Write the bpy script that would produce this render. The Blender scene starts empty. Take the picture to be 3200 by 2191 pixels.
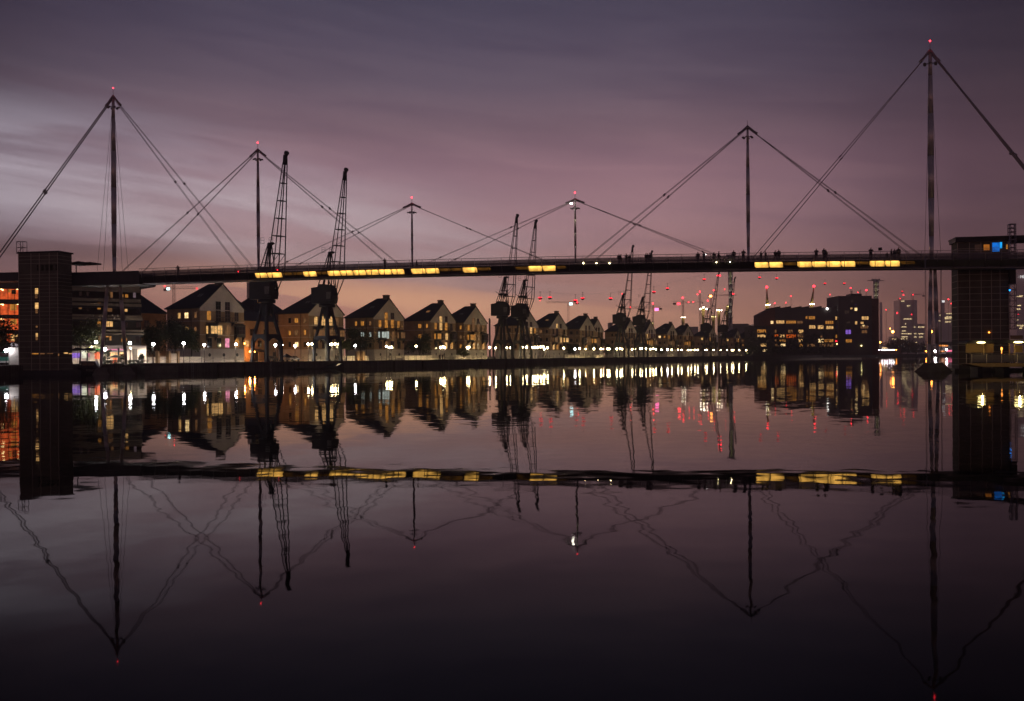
import bpy, math, random
from mathutils import Vector
R = math.radians
random.seed(7)
SC = bpy.context.scene
COL = SC.collection
# ---------------------------------------------------------------- camera
F, CX, HY, H0 = 3098.0, 1600.0, 1112.6, 2.7      # focal length and horizon, in the photograph's pixels; eye height in metres
ROLL = R(0.4)
cd = bpy.data.cameras.new('camera'); cam = bpy.data.objects.new('camera', cd); COL.objects.link(cam)
cam.location = (0, 0, H0); cam.rotation_euler = (R(90), -ROLL * 0, 0)
cam.rotation_mode = 'QUATERNION'
from mathutils import Quaternion, Euler
cam.rotation_quaternion = Euler((R(90), 0, 0)).to_quaternion() @ Quaternion((0, 0, 1), -ROLL)
cd.sensor_width = 36; cd.lens = 36 * F / 3200; cd.shift_y = (HY - 1095.5) / 3200
cd.clip_start = 0.2; cd.clip_end = 20000
SC.camera = cam
SC.view_settings.view_transform = 'Standard'; SC.view_settings.look = 'None'
SC.view_settings.exposure = 0; SC.view_settings.gamma = 1
SC.cycles.use_denoising = True
SC.cycles.max_bounces = 6; SC.cycles.glossy_bounces = 3; SC.cycles.diffuse_bounces = 2; SC.cycles.volume_bounces = 0
SC.cycles.transparent_max_bounces = 6
SC.cycles.sample_clamp_indirect = 8

def uv(x, y):
    a, b = x - CX, HY - y
    return (a*math.cos(ROLL) + b*math.sin(ROLL))/F, (-a*math.sin(ROLL) + b*math.cos(ROLL))/F
def P(x, y, D):
    u, v = uv(x, y); return Vector((u*D, D, H0 + v*D))

# ---------------------------------------------------------------- node helper
class NB:
    def __init__(s, tree): s.t = tree; s.n = tree.nodes; s.l = tree.links
    def node(s, typ, **kw):
        n = s.n.new(typ)
        for k, v in kw.items(): setattr(n, k, v)
        return n
    def put(s, sock, v):
        if isinstance(v, bpy.types.NodeSocket): s.l.new(v, sock)
        else: sock.default_value = v
    def m(s, op, a, b=None, c=None, clamp=False):
        n = s.node('ShaderNodeMath', operation=op, use_clamp=clamp)
        s.put(n.inputs[0], a)
        if b is not None: s.put(n.inputs[1], b)
        if c is not None: s.put(n.inputs[2], c)
        return n.outputs[0]
    def mix(s, f, a, b, mode='MIX'):
        n = s.node('ShaderNodeMix', data_type='RGBA', blend_type=mode)
        s.put(n.inputs[0], f); s.put(n.inputs[6], a); s.put(n.inputs[7], b); return n.outputs[2]
    def ramp(s, f, stops, interp='LINEAR'):
        n = s.node('ShaderNodeValToRGB'); cr = n.color_ramp; cr.interpolation = interp
        while len(cr.elements) < len(stops): cr.elements.new(0.5)
        for e, (p, c) in zip(cr.elements, stops): e.position = p; e.color = (*c, 1)
        s.put(n.inputs[0], f); return n.outputs[0]
    def comb(s, x, y, z):
        n = s.node('ShaderNodeCombineXYZ')
        for i, v in enumerate((x, y, z)): s.put(n.inputs[i], v)
        return n.outputs[0]
    def noise(s, vec, scale, detail=3, rough=0.5, out=0, dist=0.0):
        n = s.node('ShaderNodeTexNoise'); s.put(n.inputs['Vector'], vec)
        n.inputs['Scale'].default_value = scale; n.inputs['Detail'].default_value = detail
        n.inputs['Roughness'].default_value = rough; n.inputs['Distortion'].default_value = dist
        return n.outputs[out]
def lin(r, g, b):
    f = lambda c: (c/255/12.92) if c/255 <= .04045 else ((c/255+.055)/1.055)**2.4
    return (f(r), f(g), f(b))

# ---------------------------------------------------------------- world: dusk sky
w = bpy.data.worlds.new('World'); SC.world = w; w.use_nodes = True
nb = NB(w.node_tree); bg = w.node_tree.nodes['Background']
tc = nb.node('ShaderNodeTexCoord'); sp = nb.node('ShaderNodeSeparateXYZ'); nb.l.new(tc.outputs['Generated'], sp.inputs[0])
X, Y, Z = sp.outputs
hor = nb.m('MAXIMUM', nb.m('SQRT', nb.m('ADD', nb.m('MULTIPLY', X, X), nb.m('MULTIPLY', Y, Y))), 0.001)
az = nb.m('ARCTAN2', X, Y)                                # 0 = where the camera looks, + to the right
el = nb.m('ARCTAN2', nb.m('MAXIMUM', Z, 0.0), hor)
elf = nb.m('DIVIDE', el, 1.5708)
def up(c, k): return tuple(v*k for v in lin(*c))
base = nb.ramp(elf, [(0.0, up((168,114,96),2.25)), (0.028, up((177,124,108),2.2)), (0.045, up((171,126,117),2.0)), (0.068, up((158,121,123),1.75)), (0.087, up((151,117,124),1.6)),
                     (0.115, up((140,108,119),1.42)), (0.143, up((119,96,108),1.25)), (0.17, up((99,86,102),1.14)), (0.197, up((84,76,95),1.08)), (0.225, up((71,68,88),1.03)), (0.27, up((58,58,80),1.0)), (0.5, lin(44,46,66)), (1.0, lin(36,40,58))])
# sideways falloff: sunset glow plus lens vignetting painted in, lifted behind as fill
azn = nb.m('ABSOLUTE', nb.m('ADD', az, 0.06))
fall = nb.ramp(nb.m('DIVIDE', azn, 3.1416), [(0.0, (1,)*3), (0.065, (1.0,.98,.97)), (0.11, (.68,.67,.71)), (0.132, (.46,.45,.50)), (0.155, (.30,.28,.33)), (0.185, (.24,.23,.26)), (0.3, (.50,.48,.50)), (1.0, (.56,.55,.60))])
sky = nb.mix(1.0, base, fall, 'MULTIPLY')
def blob(a0, e0, wa, we, tilt=0.0):
    da = nb.m('SUBTRACT', az, a0); de = nb.m('SUBTRACT', nb.m('SUBTRACT', el, e0), nb.m('MULTIPLY', da, tilt))
    q = nb.m('ADD', nb.m('POWER', nb.m('ABSOLUTE', nb.m('DIVIDE', da, wa)), 2), nb.m('POWER', nb.m('ABSOLUTE', nb.m('DIVIDE', de, we)), 2))
    return nb.m('EXPONENT', nb.m('MULTIPLY', q, -1))
# streaky cloud: noise stretched along slightly sloping lines
def streak(sa, se, tilt, scale, detail=4, dist=.4, off=0):
    e2 = nb.m('ADD', el, nb.m('MULTIPLY', az, tilt))
    return nb.noise(nb.comb(nb.m('ADD', nb.m('MULTIPLY', az, sa), off), nb.m('MULTIPLY', e2, se), 0), scale, detail, .55, dist=dist)
s1 = nb.ramp(streak(1.0, 6.5, .13, 3.2), [(.36, (0,)*3), (.68, (1,)*3)], 'EASE')
s2 = nb.ramp(streak(.9, 9.0, .11, 2.6, off=9.1, detail=5, dist=.3), [(.39, (0,)*3), (.63, (1,)*3)], 'EASE')
s3 = nb.ramp(streak(1.0, 11.0, .12, 3.0, off=3.1, detail=5), [(.46, (0,)*3), (.55, (1,)*3)], 'EASE')
# broad purple cloud bank modulation
sky = nb.mix(nb.m('MULTIPLY', s1, .34), sky, nb.mix(1.0, sky, (.62, .60, .70, 1), 'MULTIPLY'))
s4 = nb.ramp(streak(1.6, 16.0, .10, 3.4, detail=6, dist=.8, off=13.7), [(.30, (.91,.90,.93)), (.70, (1.08,1.07,1.04))])
sky = nb.mix(1.0, sky, s4, 'MULTIPLY')
# pale blue-grey gap in the cloud, left
gap = blob(-.44, .165, .24, .055, -.10)
sky = nb.mix(nb.m('MULTIPLY', gap, nb.m('ADD', nb.m('MULTIPLY', s2, .50), .20)), sky, (*lin(205,202,222), 1))
gap2 = blob(-.24, .128, .26, .042, -.14)
sky = nb.mix(nb.m('MULTIPLY', gap2, nb.m('ADD', nb.m('MULTIPLY', s2, .70), .22)), sky, (*up((232,214,218),1.05), 1))
# lilac-pink streak above the middle, rising to the right
pk = blob(.05, .135, .26, .030, .10)
sky = nb.mix(nb.m('MULTIPLY', pk, nb.m('ADD', nb.m('MULTIPLY', s1, .35), .10)), sky, (*lin(196,154,162), 1))
# warm peach light low over the roofs
pe = blob(-.11, .056, .22, .019, -.08)
sky = nb.mix(nb.m('MULTIPLY', pe, nb.m('ADD', nb.m('MULTIPLY', s3, .85), .15)), sky, (*up((255,190,152), 1.45), 1))
# dull cloud band low left
db = blob(-.42, .098, .14, .018, -.02)
sky = nb.mix(nb.m('MULTIPLY', db, nb.m('MULTIPLY', s3, .55)), sky, (*lin(92,72,80), 1))
# town glow low on the right
tg = blob(.17, .0, .16, .055)
sky = nb.mix(nb.m('MULTIPLY', tg, .50), sky, (*up((190,148,120), 1.5), 1))
# the physical sky after sunset, very faint
st = nb.node('ShaderNodeTexSky', sky_type='NISHITA', sun_disc=False, sun_elevation=R(-3), sun_rotation=R(-8))
sky = nb.mix(.03, sky, st.outputs[0], 'ADD')
nb.l.new(sky, bg.inputs[0]); bg.inputs[1].default_value = 1.06

# ---------------------------------------------------------------- materials
def M_(name, col, rough=.7, metal=0, spec=.4, var=0.0, vscale=1.0, bump=0.0, stretch=(1,1,1), emis=None, es=0, brick=None):
    m = bpy.data.materials.new(name); m.use_nodes = True
    n = NB(m.node_tree); b = m.node_tree.nodes['Principled BSDF']
    b.inputs['Roughness'].default_value = rough; b.inputs['Metallic'].default_value = metal
    b.inputs['Specular IOR Level'].default_value = spec
    t = n.node('ShaderNodeTexCoord'); mp = n.node('ShaderNodeMapping'); n.l.new(t.outputs['Object'], mp.inputs[0]); mp.inputs[3].default_value = stretch
    c = (*col, 1)
    if brick:
        bt = n.node('ShaderNodeTexBrick'); n.l.new(mp.outputs[0], bt.inputs[0])
        bt.inputs['Color1'].default_value = c; bt.inputs['Color2'].default_value = (*[v*.72 for v in col], 1); bt.inputs['Mortar'].default_value = (*brick[1], 1)
        bt.inputs['Scale'].default_value = brick[0]; bt.inputs['Mortar Size'].default_value = .02
        c = bt.outputs[0]
    if var:
        f = n.noise(mp.outputs[0], vscale, 4, .6)
        f2 = n.ramp(f, [(.3, (1-var,)*3), (.7, (1+var*.5,)*3)])
        c = n.mix(1.0, c, f2, 'MULTIPLY')
        rr = n.m('ADD', n.m('MULTIPLY', f, .25), rough-.12, clamp=True); n.l.new(rr, b.inputs['Roughness'])
    n.put(b.inputs['Base Color'], c)
    if bump:
        bp = n.node('ShaderNodeBump'); bp.inputs['Strength'].default_value = bump; bp.inputs['Distance'].default_value = .05
        n.l.new(n.noise(mp.outputs[0], vscale*6, 3), bp.inputs['Height']); n.l.new(bp.outputs[0], b.inputs['Normal'])
    if emis:
        b.inputs['Emission Color'].default_value = (*emis, 1); b.inputs['Emission Strength'].default_value = es
    return m
def LIT(name, col, s, curtain=.6, sx=5.0, sz=.5, lo=.25):
    """a lit window: glowing blind or curtain with folds and furniture shades"""
    m = bpy.data.materials.new(name); m.use_nodes = True
    n = NB(m.node_tree); b = m.node_tree.nodes['Principled BSDF']
    b.inputs['Base Color'].default_value = (.03, .03, .03, 1); b.inputs['Roughness'].default_value = .3
    t = n.node('ShaderNodeTexCoord'); mp = n.node('ShaderNodeMapping'); n.l.new(t.outputs['Object'], mp.inputs[0]); mp.inputs[3].default_value = (sx, sx, sz)
    oi = n.node('ShaderNodeObjectInfo'); off = n.m('MULTIPLY', oi.outputs['Random'], 40.0); n.l.new(n.comb(off, off, off), mp.inputs[1])
    f = n.noise(mp.outputs[0], 1.0, 3, .6)
    mp2 = n.node('ShaderNodeMapping'); n.l.new(t.outputs['Object'], mp2.inputs[0]); mp2.inputs[3].default_value = (1.1, 1.1, 1.3); n.l.new(n.comb(off, off, off), mp2.inputs[1])
    g = n.noise(mp2.outputs[0], 1.0, 2, .5)
    k = n.m('MULTIPLY', n.m('ADD', n.m('MULTIPLY', n.m('SUBTRACT', f, .5), curtain*3.2), 1.0), n.m('ADD', n.m('MULTIPLY', n.m('SUBTRACT', g, .5), 2.0), 1.0))
    k = n.m('MULTIPLY', n.m('MAXIMUM', k, lo), s)
    b.inputs['Emission Color'].default_value = (*col, 1); n.l.new(k, b.inputs['Emission Strength'])
    return m
def EM(name, col, s):
    m = bpy.data.materials.new(name); m.use_nodes = True
    t = m.node_tree; t.nodes.clear(); e = t.nodes.new('ShaderNodeEmission'); o = t.nodes.new('ShaderNodeOutputMaterial')
    e.inputs[0].default_value = (*col, 1); e.inputs[1].default_value = s; t.links.new(e.outputs[0], o.inputs[0]); return m
MT = {}
MT['steel'] = M_('painted_steel', (.30,.28,.29), .45, .3, var=.3, vscale=.8)
MT['mast'] = M_('mast_paint', (.62,.60,.58), .38, .4, var=.2, vscale=.6)
MT['cable'] = M_('cable_steel', (.34,.32,.33), .5, .3)
MT['deck'] = M_('deck_steel', (.045,.045,.05), .5, .2, var=.35, vscale=.7)
MT['parapet'] = M_('parapet_mesh', (.11,.10,.115), .45, .2, var=.3, vscale=.5)
MT['parapet'].node_tree.nodes['Principled BSDF'].inputs['Alpha'].default_value = .62   # open wire mesh
MT['cranesteel'] = M_('crane_steel', (.028,.030,.036), .6, .2, var=.4, vscale=.6)
MT['cranegrey'] = M_('crane_leg_paint', (.045,.048,.054), .55, .2, var=.4, vscale=.5)
MT['cabglass'] = M_('cab_glass', (.16,.16,.15), .3, 0, var=.3)
MT['brick'] = M_('yellow_stock_brick', (.36,.235,.13), .85, var=.35, vscale=.5, stretch=(1,1,1))
MT['brickred'] = M_('red_brick', (.24,.11,.08), .85, var=.35, vscale=.5)
MT['render'] = M_('pale_render', (.60,.52,.43), .8, var=.18, vscale=.35)
MT['plinth'] = M_('white_plinth', (.62,.55,.46), .8, var=.18, vscale=.4)
MT['slate'] = M_('roof_slate', (.018,.018,.022), .6, var=.5, vscale=1.5, bump=.3)
MT['dark'] = M_('dark_metal', (.015,.015,.017), .5, .2)
MT['balc'] = M_('balcony_timber', (.035,.028,.025), .6, var=.3)
MT['glass'] = M_('dark_window_glass', (.012,.013,.016), .08, 0, spec=.6)
MT['frame'] = M_('window_frame', (.10,.085,.07), .5)
MT['dkwall'] = M_('dark_cladding', (.045,.037,.03), .8, var=.3)
MT['band'] = M_('pale_balcony_band', (.26,.21,.14), .7, var=.2)
MT['dkbrick'] = M_('dark_brick', (.12,.095,.075), .85, var=.35, vscale=.5)
MT['quaywall'] = M_('quay_wall_stone', (.13,.115,.095), .85, var=.5, vscale=.35, bump=.5, brick=(.6, (.05,.045,.04)))
MT['paving'] = M_('quay_paving', (.17,.15,.125), .8, var=.35, vscale=.25)
MT['ground'] = M_('earth', (.035,.032,.028), .9, var=.4, vscale=.02)
MT['concrete'] = M_('pier_concrete', (.15,.14,.115), .85, var=.45, vscale=.5, bump=.5)
MT['towerclad'] = M_('glazed_louvre_cladding', (.115,.11,.08), .75, 0, var=.4, vscale=.4)
MT['towerframe'] = M_('tower_frame', (.42,.38,.30), .5, .3)
MT['bark'] = M_('bark', (.05,.04,.03), .9, var=.3)
MT['leaf'] = M_('foliage', (.075,.085,.022), .6, var=.45, vscale=1.2)
MT['leafdk'] = M_('dark_foliage', (.030,.038,.016), .6, var=.45, vscale=1.2)
MT['white'] = M_('white_paint', (.6,.58,.54), .6, var=.15)
MT['green'] = M_('green_panel', (.03,.16,.12), .6, var=.2)
MT['parasol'] = M_('pale_parasol_cloth', (.45,.52,.44), .8, var=.15)
MT['umbrella'] = M_('dark_canvas', (.02,.018,.022), .8)
MT['timber'] = M_('warm_cladding_board', (.30,.21,.09), .7, var=.25, vscale=.6)
MT['coat'] = M_('dark_coat', (.012,.012,.016), .8, var=.3); MT['coat2'] = M_('brown_coat', (.035,.018,.014), .8, var=.3); MT['coat3'] = M_('navy_coat', (.012,.016,.035), .8, var=.3)
MT['trousers'] = M_('dark_trousers', (.012,.013,.018), .85, var=.3)
MT['skin'] = M_('skin', (.35,.20,.14), .5); MT['hair'] = M_('hair', (.01,.008,.007), .6)
MT['pontoon'] = M_('pontoon_steel', (.05,.045,.035), .7, .2, var=.4)
MT['yellowmast'] = M_('yellow_mast_paint', (.45,.33,.05), .5)
MT['pylon'] = M_('pylon_steel', (.6,.56,.52), .45, .2, var=.15, vscale=.05)
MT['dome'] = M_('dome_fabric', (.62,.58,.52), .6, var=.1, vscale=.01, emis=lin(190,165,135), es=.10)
MT['apt'] = M_('apartment_cladding', (.10,.082,.08), .75, var=.25, vscale=.1)
MT['aptred'] = M_('apartment_brick', (.15,.055,.04), .8, var=.25, vscale=.2)
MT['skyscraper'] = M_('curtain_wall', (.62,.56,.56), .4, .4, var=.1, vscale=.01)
MT['redcrane'] = M_('red_crane_paint', (.20,.04,.03), .6)
MT['gondola'] = M_('gondola_shell', (.10,.04,.04), .4)
WARM = lin(255,196,120); AMB = lin(255,168,70)
MT['lit'] = LIT('warm_lit_window', WARM, .80, .8); MT['lit2'] = LIT('amber_lit_window', AMB, .45, .8); MT['litdim'] = LIT('dim_lit_window', lin(255,178,110), .15, lo=.4)
MT['litbright'] = LIT('bright_lit_window', lin(255,215,150), 1.5, .3); MT['litcool'] = LIT('cool_lit_window', lin(226,240,230), .5)
MT['litorange'] = LIT('orange_lit_wall', lin(255,104,48), .62, .25, 1.0, .8, lo=.35); MT['litpurple'] = LIT('purple_lit_window', lin(170,120,255), .6, .9, 3, 3)
MT['litblue'] = LIT('blue_screen', lin(0,115,220), .75, .1); MT['litpink'] = LIT('pink_lit_window', lin(255,150,185), .9, .6)
MT['shop'] = LIT('shop_interior', lin(255,200,130), 1.4, .5, 2.0, 1.2); MT['shopred'] = LIT('red_shop_interior', lin(255,112,62), 1.2, .4, 4, .3)
MT['deckglow'] = LIT('glowing_soffit_panel', lin(255,190,88), 2.1, .26, 2.2, 1.5, lo=.6); MT['deckdim'] = LIT('dim_soffit_panel', lin(255,170,60), .10, 1.0, .8, 4.0, lo=.05)
MT['globe'] = EM('cool_white_lamp', (1.0, .93, .98), 58); MT['globew'] = EM('warm_white_lamp', (1.0, .82, .42), 60); MT['globeo'] = EM('orange_lamp', lin(255,150,60), 30)
MT['flood'] = EM('floodlight', (1.0, .88, .68), 18); MT['floody'] = EM('yellow_floodlight', (1.0, .85, .35), 5)
MT['red'] = EM('red_beacon', (1.0, .012, .03), 9); MT['redbig'] = EM('red_beacon_bright', (1.0, .02, .035), 12); MT['pink'] = EM('pink_lamp', (1.0, .12, .40), 6); MT['cyan'] = EM('cyan_lamp', (.45, .95, 1.0), 9)
MT['pylonglow'] = EM('pylon_painted_glow', lin(200,196,120), .22)
MT['signw'] = EM('white_sign', (1, 1, 1), 2.2); MT['signp'] = EM('pink_sign', lin(255,150,190), .9); MT['signg'] = EM('green_sign', lin(90,220,110), .9)
MT['blind'] = M_('lettering_dark', (.03,.015,.03), .7); MT['lettering_pale'] = M_('lettering_pale', (.30,.27,.26), .7)
MT['orangecone'] = EM('orange_glow', lin(255,150,60), 6)

def falloff(m):                                    # strip lights behind the panel: brightest along the top, weaker at the ends
    n = NB(m.node_tree); b = m.node_tree.nodes['Principled BSDF']; k = b.inputs['Emission Strength'].links[0].from_socket
    t = n.node('ShaderNodeTexCoord'); s = n.node('ShaderNodeSeparateXYZ'); n.l.new(t.outputs['Generated'], s.inputs[0])
    e = n.m('SUBTRACT', 1.0, n.m('MULTIPLY', n.m('POWER', n.m('ABSOLUTE', n.m('SUBTRACT', n.m('MULTIPLY', s.outputs[0], 2.0), 1.0)), 4.0), .55))
    z = n.m('ADD', n.m('MULTIPLY', n.m('POWER', s.outputs[2], 1.3), .75), .42)
    n.l.new(n.m('MULTIPLY', k, n.m('MULTIPLY', e, z)), b.inputs['Emission Strength'])
falloff(MT['deckglow']); falloff(MT['deckdim'])
# ---------------------------------------------------------------- mesh builder and tagging
class MB:
    def __init__(s): s.v = []; s.f = []; s.mi = []; s.sm = []
    def add(s, vs, fs, mi=0, sm=False):
        o = len(s.v); s.v += [tuple(p) for p in vs]
        for f in fs: s.f.append([i+o for i in f]); s.mi.append(mi); s.sm.append(sm)
        return s
    def box(s, x0, x1, y0, y1, z0, z1, mi=0):
        return s.add([(x, y, z) for z in (z0, z1) for y in (y0, y1) for x in (x0, x1)], [(0,2,3,1),(4,5,7,6),(0,1,5,4),(2,6,7,3),(0,4,6,2),(1,3,7,5)], mi)
    def obox(s, o, a, b, c, mi=0):
        """box from corner o along vectors a, b, c"""
        o, a, b, c = map(Vector, (o, a, b, c))
        return s.add([o+a*i+b*j+c*k for k in (0,1) for j in (0,1) for i in (0,1)], [(0,2,3,1),(4,5,7,6),(0,1,5,4),(2,6,7,3),(0,4,6,2),(1,3,7,5)], mi)
    def tube(s, p, q, r0, r1=None, n=6, mi=0, sm=True, cap=True):
        p, q = Vector(p), Vector(q); r1 = r0 if r1 is None else r1
        d = (q-p).normalized(); a = d.cross(Vector((0,0,1)) if abs(d.z) < .95 else Vector((1,0,0))).normalized(); b = d.cross(a)
        vs = []
        for c, r in ((p, r0), (q, r1)):
            for i in range(n):
                t = 2*math.pi*i/n; vs.append(c + a*(math.cos(t)*r) + b*(math.sin(t)*r))
        fs = [(i, (i+1) % n, n+(i+1) % n, n+i) for i in range(n)]
        s.add(vs, fs, mi, sm)
        if cap: o = len(s.v)-2*n; s.f += [[o+i for i in range(n)][::-1], [o+n+i for i in range(n)]]; s.mi += [mi]*2; s.sm += [False]*2
        return s
    def path(s, pts, rs, n=10, mi=0):
        for i in range(len(pts)-1): s.tube(pts[i], pts[i+1], rs[i], rs[i+1], n, mi)
        return s
    def ball(s, c, rx, ry=None, rz=None, n=10, m=7, mi=0):
        ry = ry or rx; rz = rz or rx; c = Vector(c); vs = [c+Vector((0,0,-rz))]
        for j in range(1, m):
            ph = -math.pi/2 + math.pi*j/m
            for i in range(n):
                t = 2*math.pi*i/n; vs.append(c + Vector((math.cos(t)*math.cos(ph)*rx, math.sin(t)*math.cos(ph)*ry, math.sin(ph)*rz)))
        vs.append(c+Vector((0,0,rz))); fs = []
        for i in range(n): fs.append((0, 1+(i+1) % n, 1+i)); fs.append((len(vs)-1, 1+(m-2)*n+i, 1+(m-2)*n+(i+1) % n))
        for j in range(m-2):
            for i in range(n): fs.append((1+j*n+i, 1+j*n+(i+1) % n, 1+(j+1)*n+(i+1) % n, 1+(j+1)*n+i))
        return s.add(vs, fs, mi, True)
    def prism(s, poly, ax, mi=0):
        """polygon (list of 3D points) swept by vector ax"""
        ax = Vector(ax); n = len(poly); p = [Vector(q) for q in poly]
        return s.add(p + [q+ax for q in p], [list(range(n))[::-1], [n+i for i in range(n)]] + [(i, (i+1) % n, n+(i+1) % n, n+i) for i in range(n)], mi)
    def build(s, name, mats, parent=None, loc=None, **tags):
        me = bpy.data.meshes.new(name); me.from_pydata(s.v, [], s.f)
        mats = mats if isinstance(mats, (list, tuple)) else [mats]
        for m in mats: me.materials.append(MT[m] if isinstance(m, str) else m)
        me.polygons.foreach_set('material_index', s.mi); me.polygons.foreach_set('use_smooth', s.sm)
        import bmesh
        bm = bmesh.new(); bm.from_mesh(me); bmesh.ops.recalc_face_normals(bm, faces=bm.faces); bm.to_mesh(me); bm.free()
        me.update()
        o = bpy.data.objects.new(name, me); COL.objects.link(o)
        if parent: o.parent = parent
        if loc is not None: o.location = loc
        tag(o, **tags); return o
def tag(o, label=None, cat=None, group=None, kind=None):
    if label: o['label'] = label
    if cat: o['category'] = cat
    if group: o['group'] = group
    if kind: o['kind'] = kind
    return o
def thing(name, loc, label, cat, rz=0, group=None):
    o = bpy.data.objects.new(name, None); COL.objects.link(o); o.location = loc; o.rotation_euler = (0, 0, rz); o.empty_display_size = .5
    return tag(o, label, cat, group)
def copy_tree(o, loc, rz=None, label=None, scale=None):
    def rec(a, par):
        c = a.copy(); COL.objects.link(c)
        if par: c.parent = par
        for ch in a.children: rec(ch, c)
        return c
    c = rec(o, None); c.location = loc
    if rz is not None: c.rotation_euler = (0, 0, rz)
    if scale: c.scale = (scale,)*3
    if label: c['label'] = label
    return c
ORD = ['first','second','third','fourth','fifth','sixth','seventh','eighth','ninth','tenth','eleventh','twelfth','thirteenth','fourteenth','fifteenth','sixteenth','seventeenth','eighteenth']
# ================================================================ land and water
TQ = 0.4945                                       # tangent of the quay direction (from the camera's axis)
QA = math.atan(TQ); QD = Vector((math.sin(QA), math.cos(QA), 0)); QN = Vector((-math.cos(QA), math.sin(QA), 0))   # along the quay, and inland from it
QRZ = math.atan2(QD.y, QD.x)
def online(c, x, y=1100.0):                       # where the ray through pixel (x, y) crosses the line X = -c + TQ*D
    u, _ = uv(x, y); D = c/(TQ-u); return Vector((u*D, D, 0))
def hz(x): return HY - (x-CX)*math.tan(ROLL)      # horizon row at column x
QZ = 1.7
def land(name, pts, mats):
    mb = MB(); mb.prism([(x, y, -2.5) for x, y in pts], (0, 0, 2.5+QZ))
    mb.mi = [1 if i == 1 else 0 for i in range(len(mb.f))]
    return mb.build(name, mats, kind='structure')
ql = lambda D, c=163.85: (-c+TQ*D, D)
W0 = Vector((*ql(905), 0)); W1 = W0 - QN*153.5     # west end of the dock
land('quay', [ql(-600), ql(905), ql(905, 193), ql(-600, 193)], ['quaywall', 'paving'])
land('ground', [ql(-600, 193), ql(905, 193), (-3380, 3380), (-3380, -600)], ['quaywall', 'ground'])
land('ground', [ql(905, 193), tuple(W0[:2]), tuple(W1[:2]), (W1.x+900, W1.y+1800), (3380, 3380), (-3380, 3380)], ['quaywall', 'ground'])
n0 = (W1.x-TQ*(W1.y+600), -600)
land('ground', [tuple(W1[:2]), n0, (3380, -600), (3380, 3380), (W1.x+900, W1.y+1800)], ['quaywall', 'ground'])
wm = bpy.data.materials.new('dock_water'); wm.use_nodes = True
n = NB(wm.node_tree); b = wm.node_tree.nodes['Principled BSDF']
b.inputs['Base Color'].default_value = (.0016, .0016, .0018, 1); b.inputs['Roughness'].default_value = .022
b.inputs['IOR'].default_value = 1.11; b.inputs['Specular IOR Level'].default_value = .5
t = n.node('ShaderNodeTexCoord')
def slope(scale, amp, detail, sx=1.0, sy=1.0, off=0.0):
    mp = n.node('ShaderNodeMapping'); n.l.new(t.outputs['Object'], mp.inputs[0]); mp.inputs[3].default_value = (scale*sx, scale*sy, 1); mp.inputs[1].default_value = (off, off, 0)
    no = n.node('ShaderNodeTexNoise', noise_dimensions='2D'); n.l.new(mp.outputs[0], no.inputs['Vector']); no.inputs['Scale'].default_value = 1; no.inputs['Detail'].default_value = detail
    s_ = n.node('ShaderNodeSeparateColor'); n.l.new(no.outputs['Color'], s_.inputs[0])
    return [n.m('MULTIPLY', n.m('SUBTRACT', s_.outputs[i], .5), amp) for i in (0, 1)]
A = slope(1.3, .018, 1.5, .8, 1.2); B = slope(.22, .010, 1, .6, 1.6, 31.0); C = slope(.03, .008, 1, .5, 1.5, 77.0)
msk = n.ramp(n.noise(t.outputs['Object'], .018, 3), [(.35, (.35,)*3), (.65, (1.2,)*3)])
sx = n.m('MULTIPLY', n.m('ADD', n.m('ADD', A[0], B[0]), C[0]), msk); sy = n.m('MULTIPLY', n.m('ADD', n.m('ADD', A[1], B[1]), C[1]), msk)
nv = n.node('ShaderNodeVectorMath', operation='NORMALIZE'); n.l.new(n.comb(sx, sy, 1.0), nv.inputs[0]); n.l.new(nv.outputs[0], b.inputs['Normal'])
wt = MB(); wt.add([(-2500,-600,0),(2500,-600,0),(2500,1200,0),(-2500,1200,0)], [(0,1,2,3)]); wt.build('water', wm, kind='structure')

# ================================================================ the footbridge
BO = Vector((-67.6, 167.7, 0)); BE = Vector((.981, -.194, 0)).normalized(); BN = Vector((-BE.y, BE.x, 0)); BRZ = math.atan2(BE.y, BE.x)
def sof(x, y, yl):                                 # along-bridge coordinate for a pixel, at lateral position yl
    u, _ = uv(x, y); return (u*(BO.y + yl*BN.y) - BO.x - yl*BN.x)/(BE.x - u*BE.y)
def bp(x, y, yl):                                  # local point on the bridge for a pixel
    s = sof(x, y, yl); D = BO.y + s*BE.y + yl*BN.y; return Vector((s, yl, P(x, y, D).z))
import numpy as np
smp = [bp(x, y, .35) for x, y in ((434,885.6),(809,875),(1030,868),(1280,859.5),(1450,857),(1650,854),(2100,845.5),(2400,843),(2700,840),(2980,835.5))]
cf = np.polyfit([p.x for p in smp], [p.z for p in smp], 2)
def zb(s): s = min(max(s, -12), 140); return float(np.polyval(cf, s))
S0, S1 = sof(434, 880, 0), sof(3330, 830, 0)
br = thing('footbridge', (BO.x, BO.y, 0), 'long cable stayed footbridge with six masts and glowing yellow deck panels across the dock', 'footbridge', BRZ)
prof = [(.35,0),(3.65,0),(3.65,.25),(4,1.05),(4,1.2),(0,1.2),(0,1.05),(.35,.25)]
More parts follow.
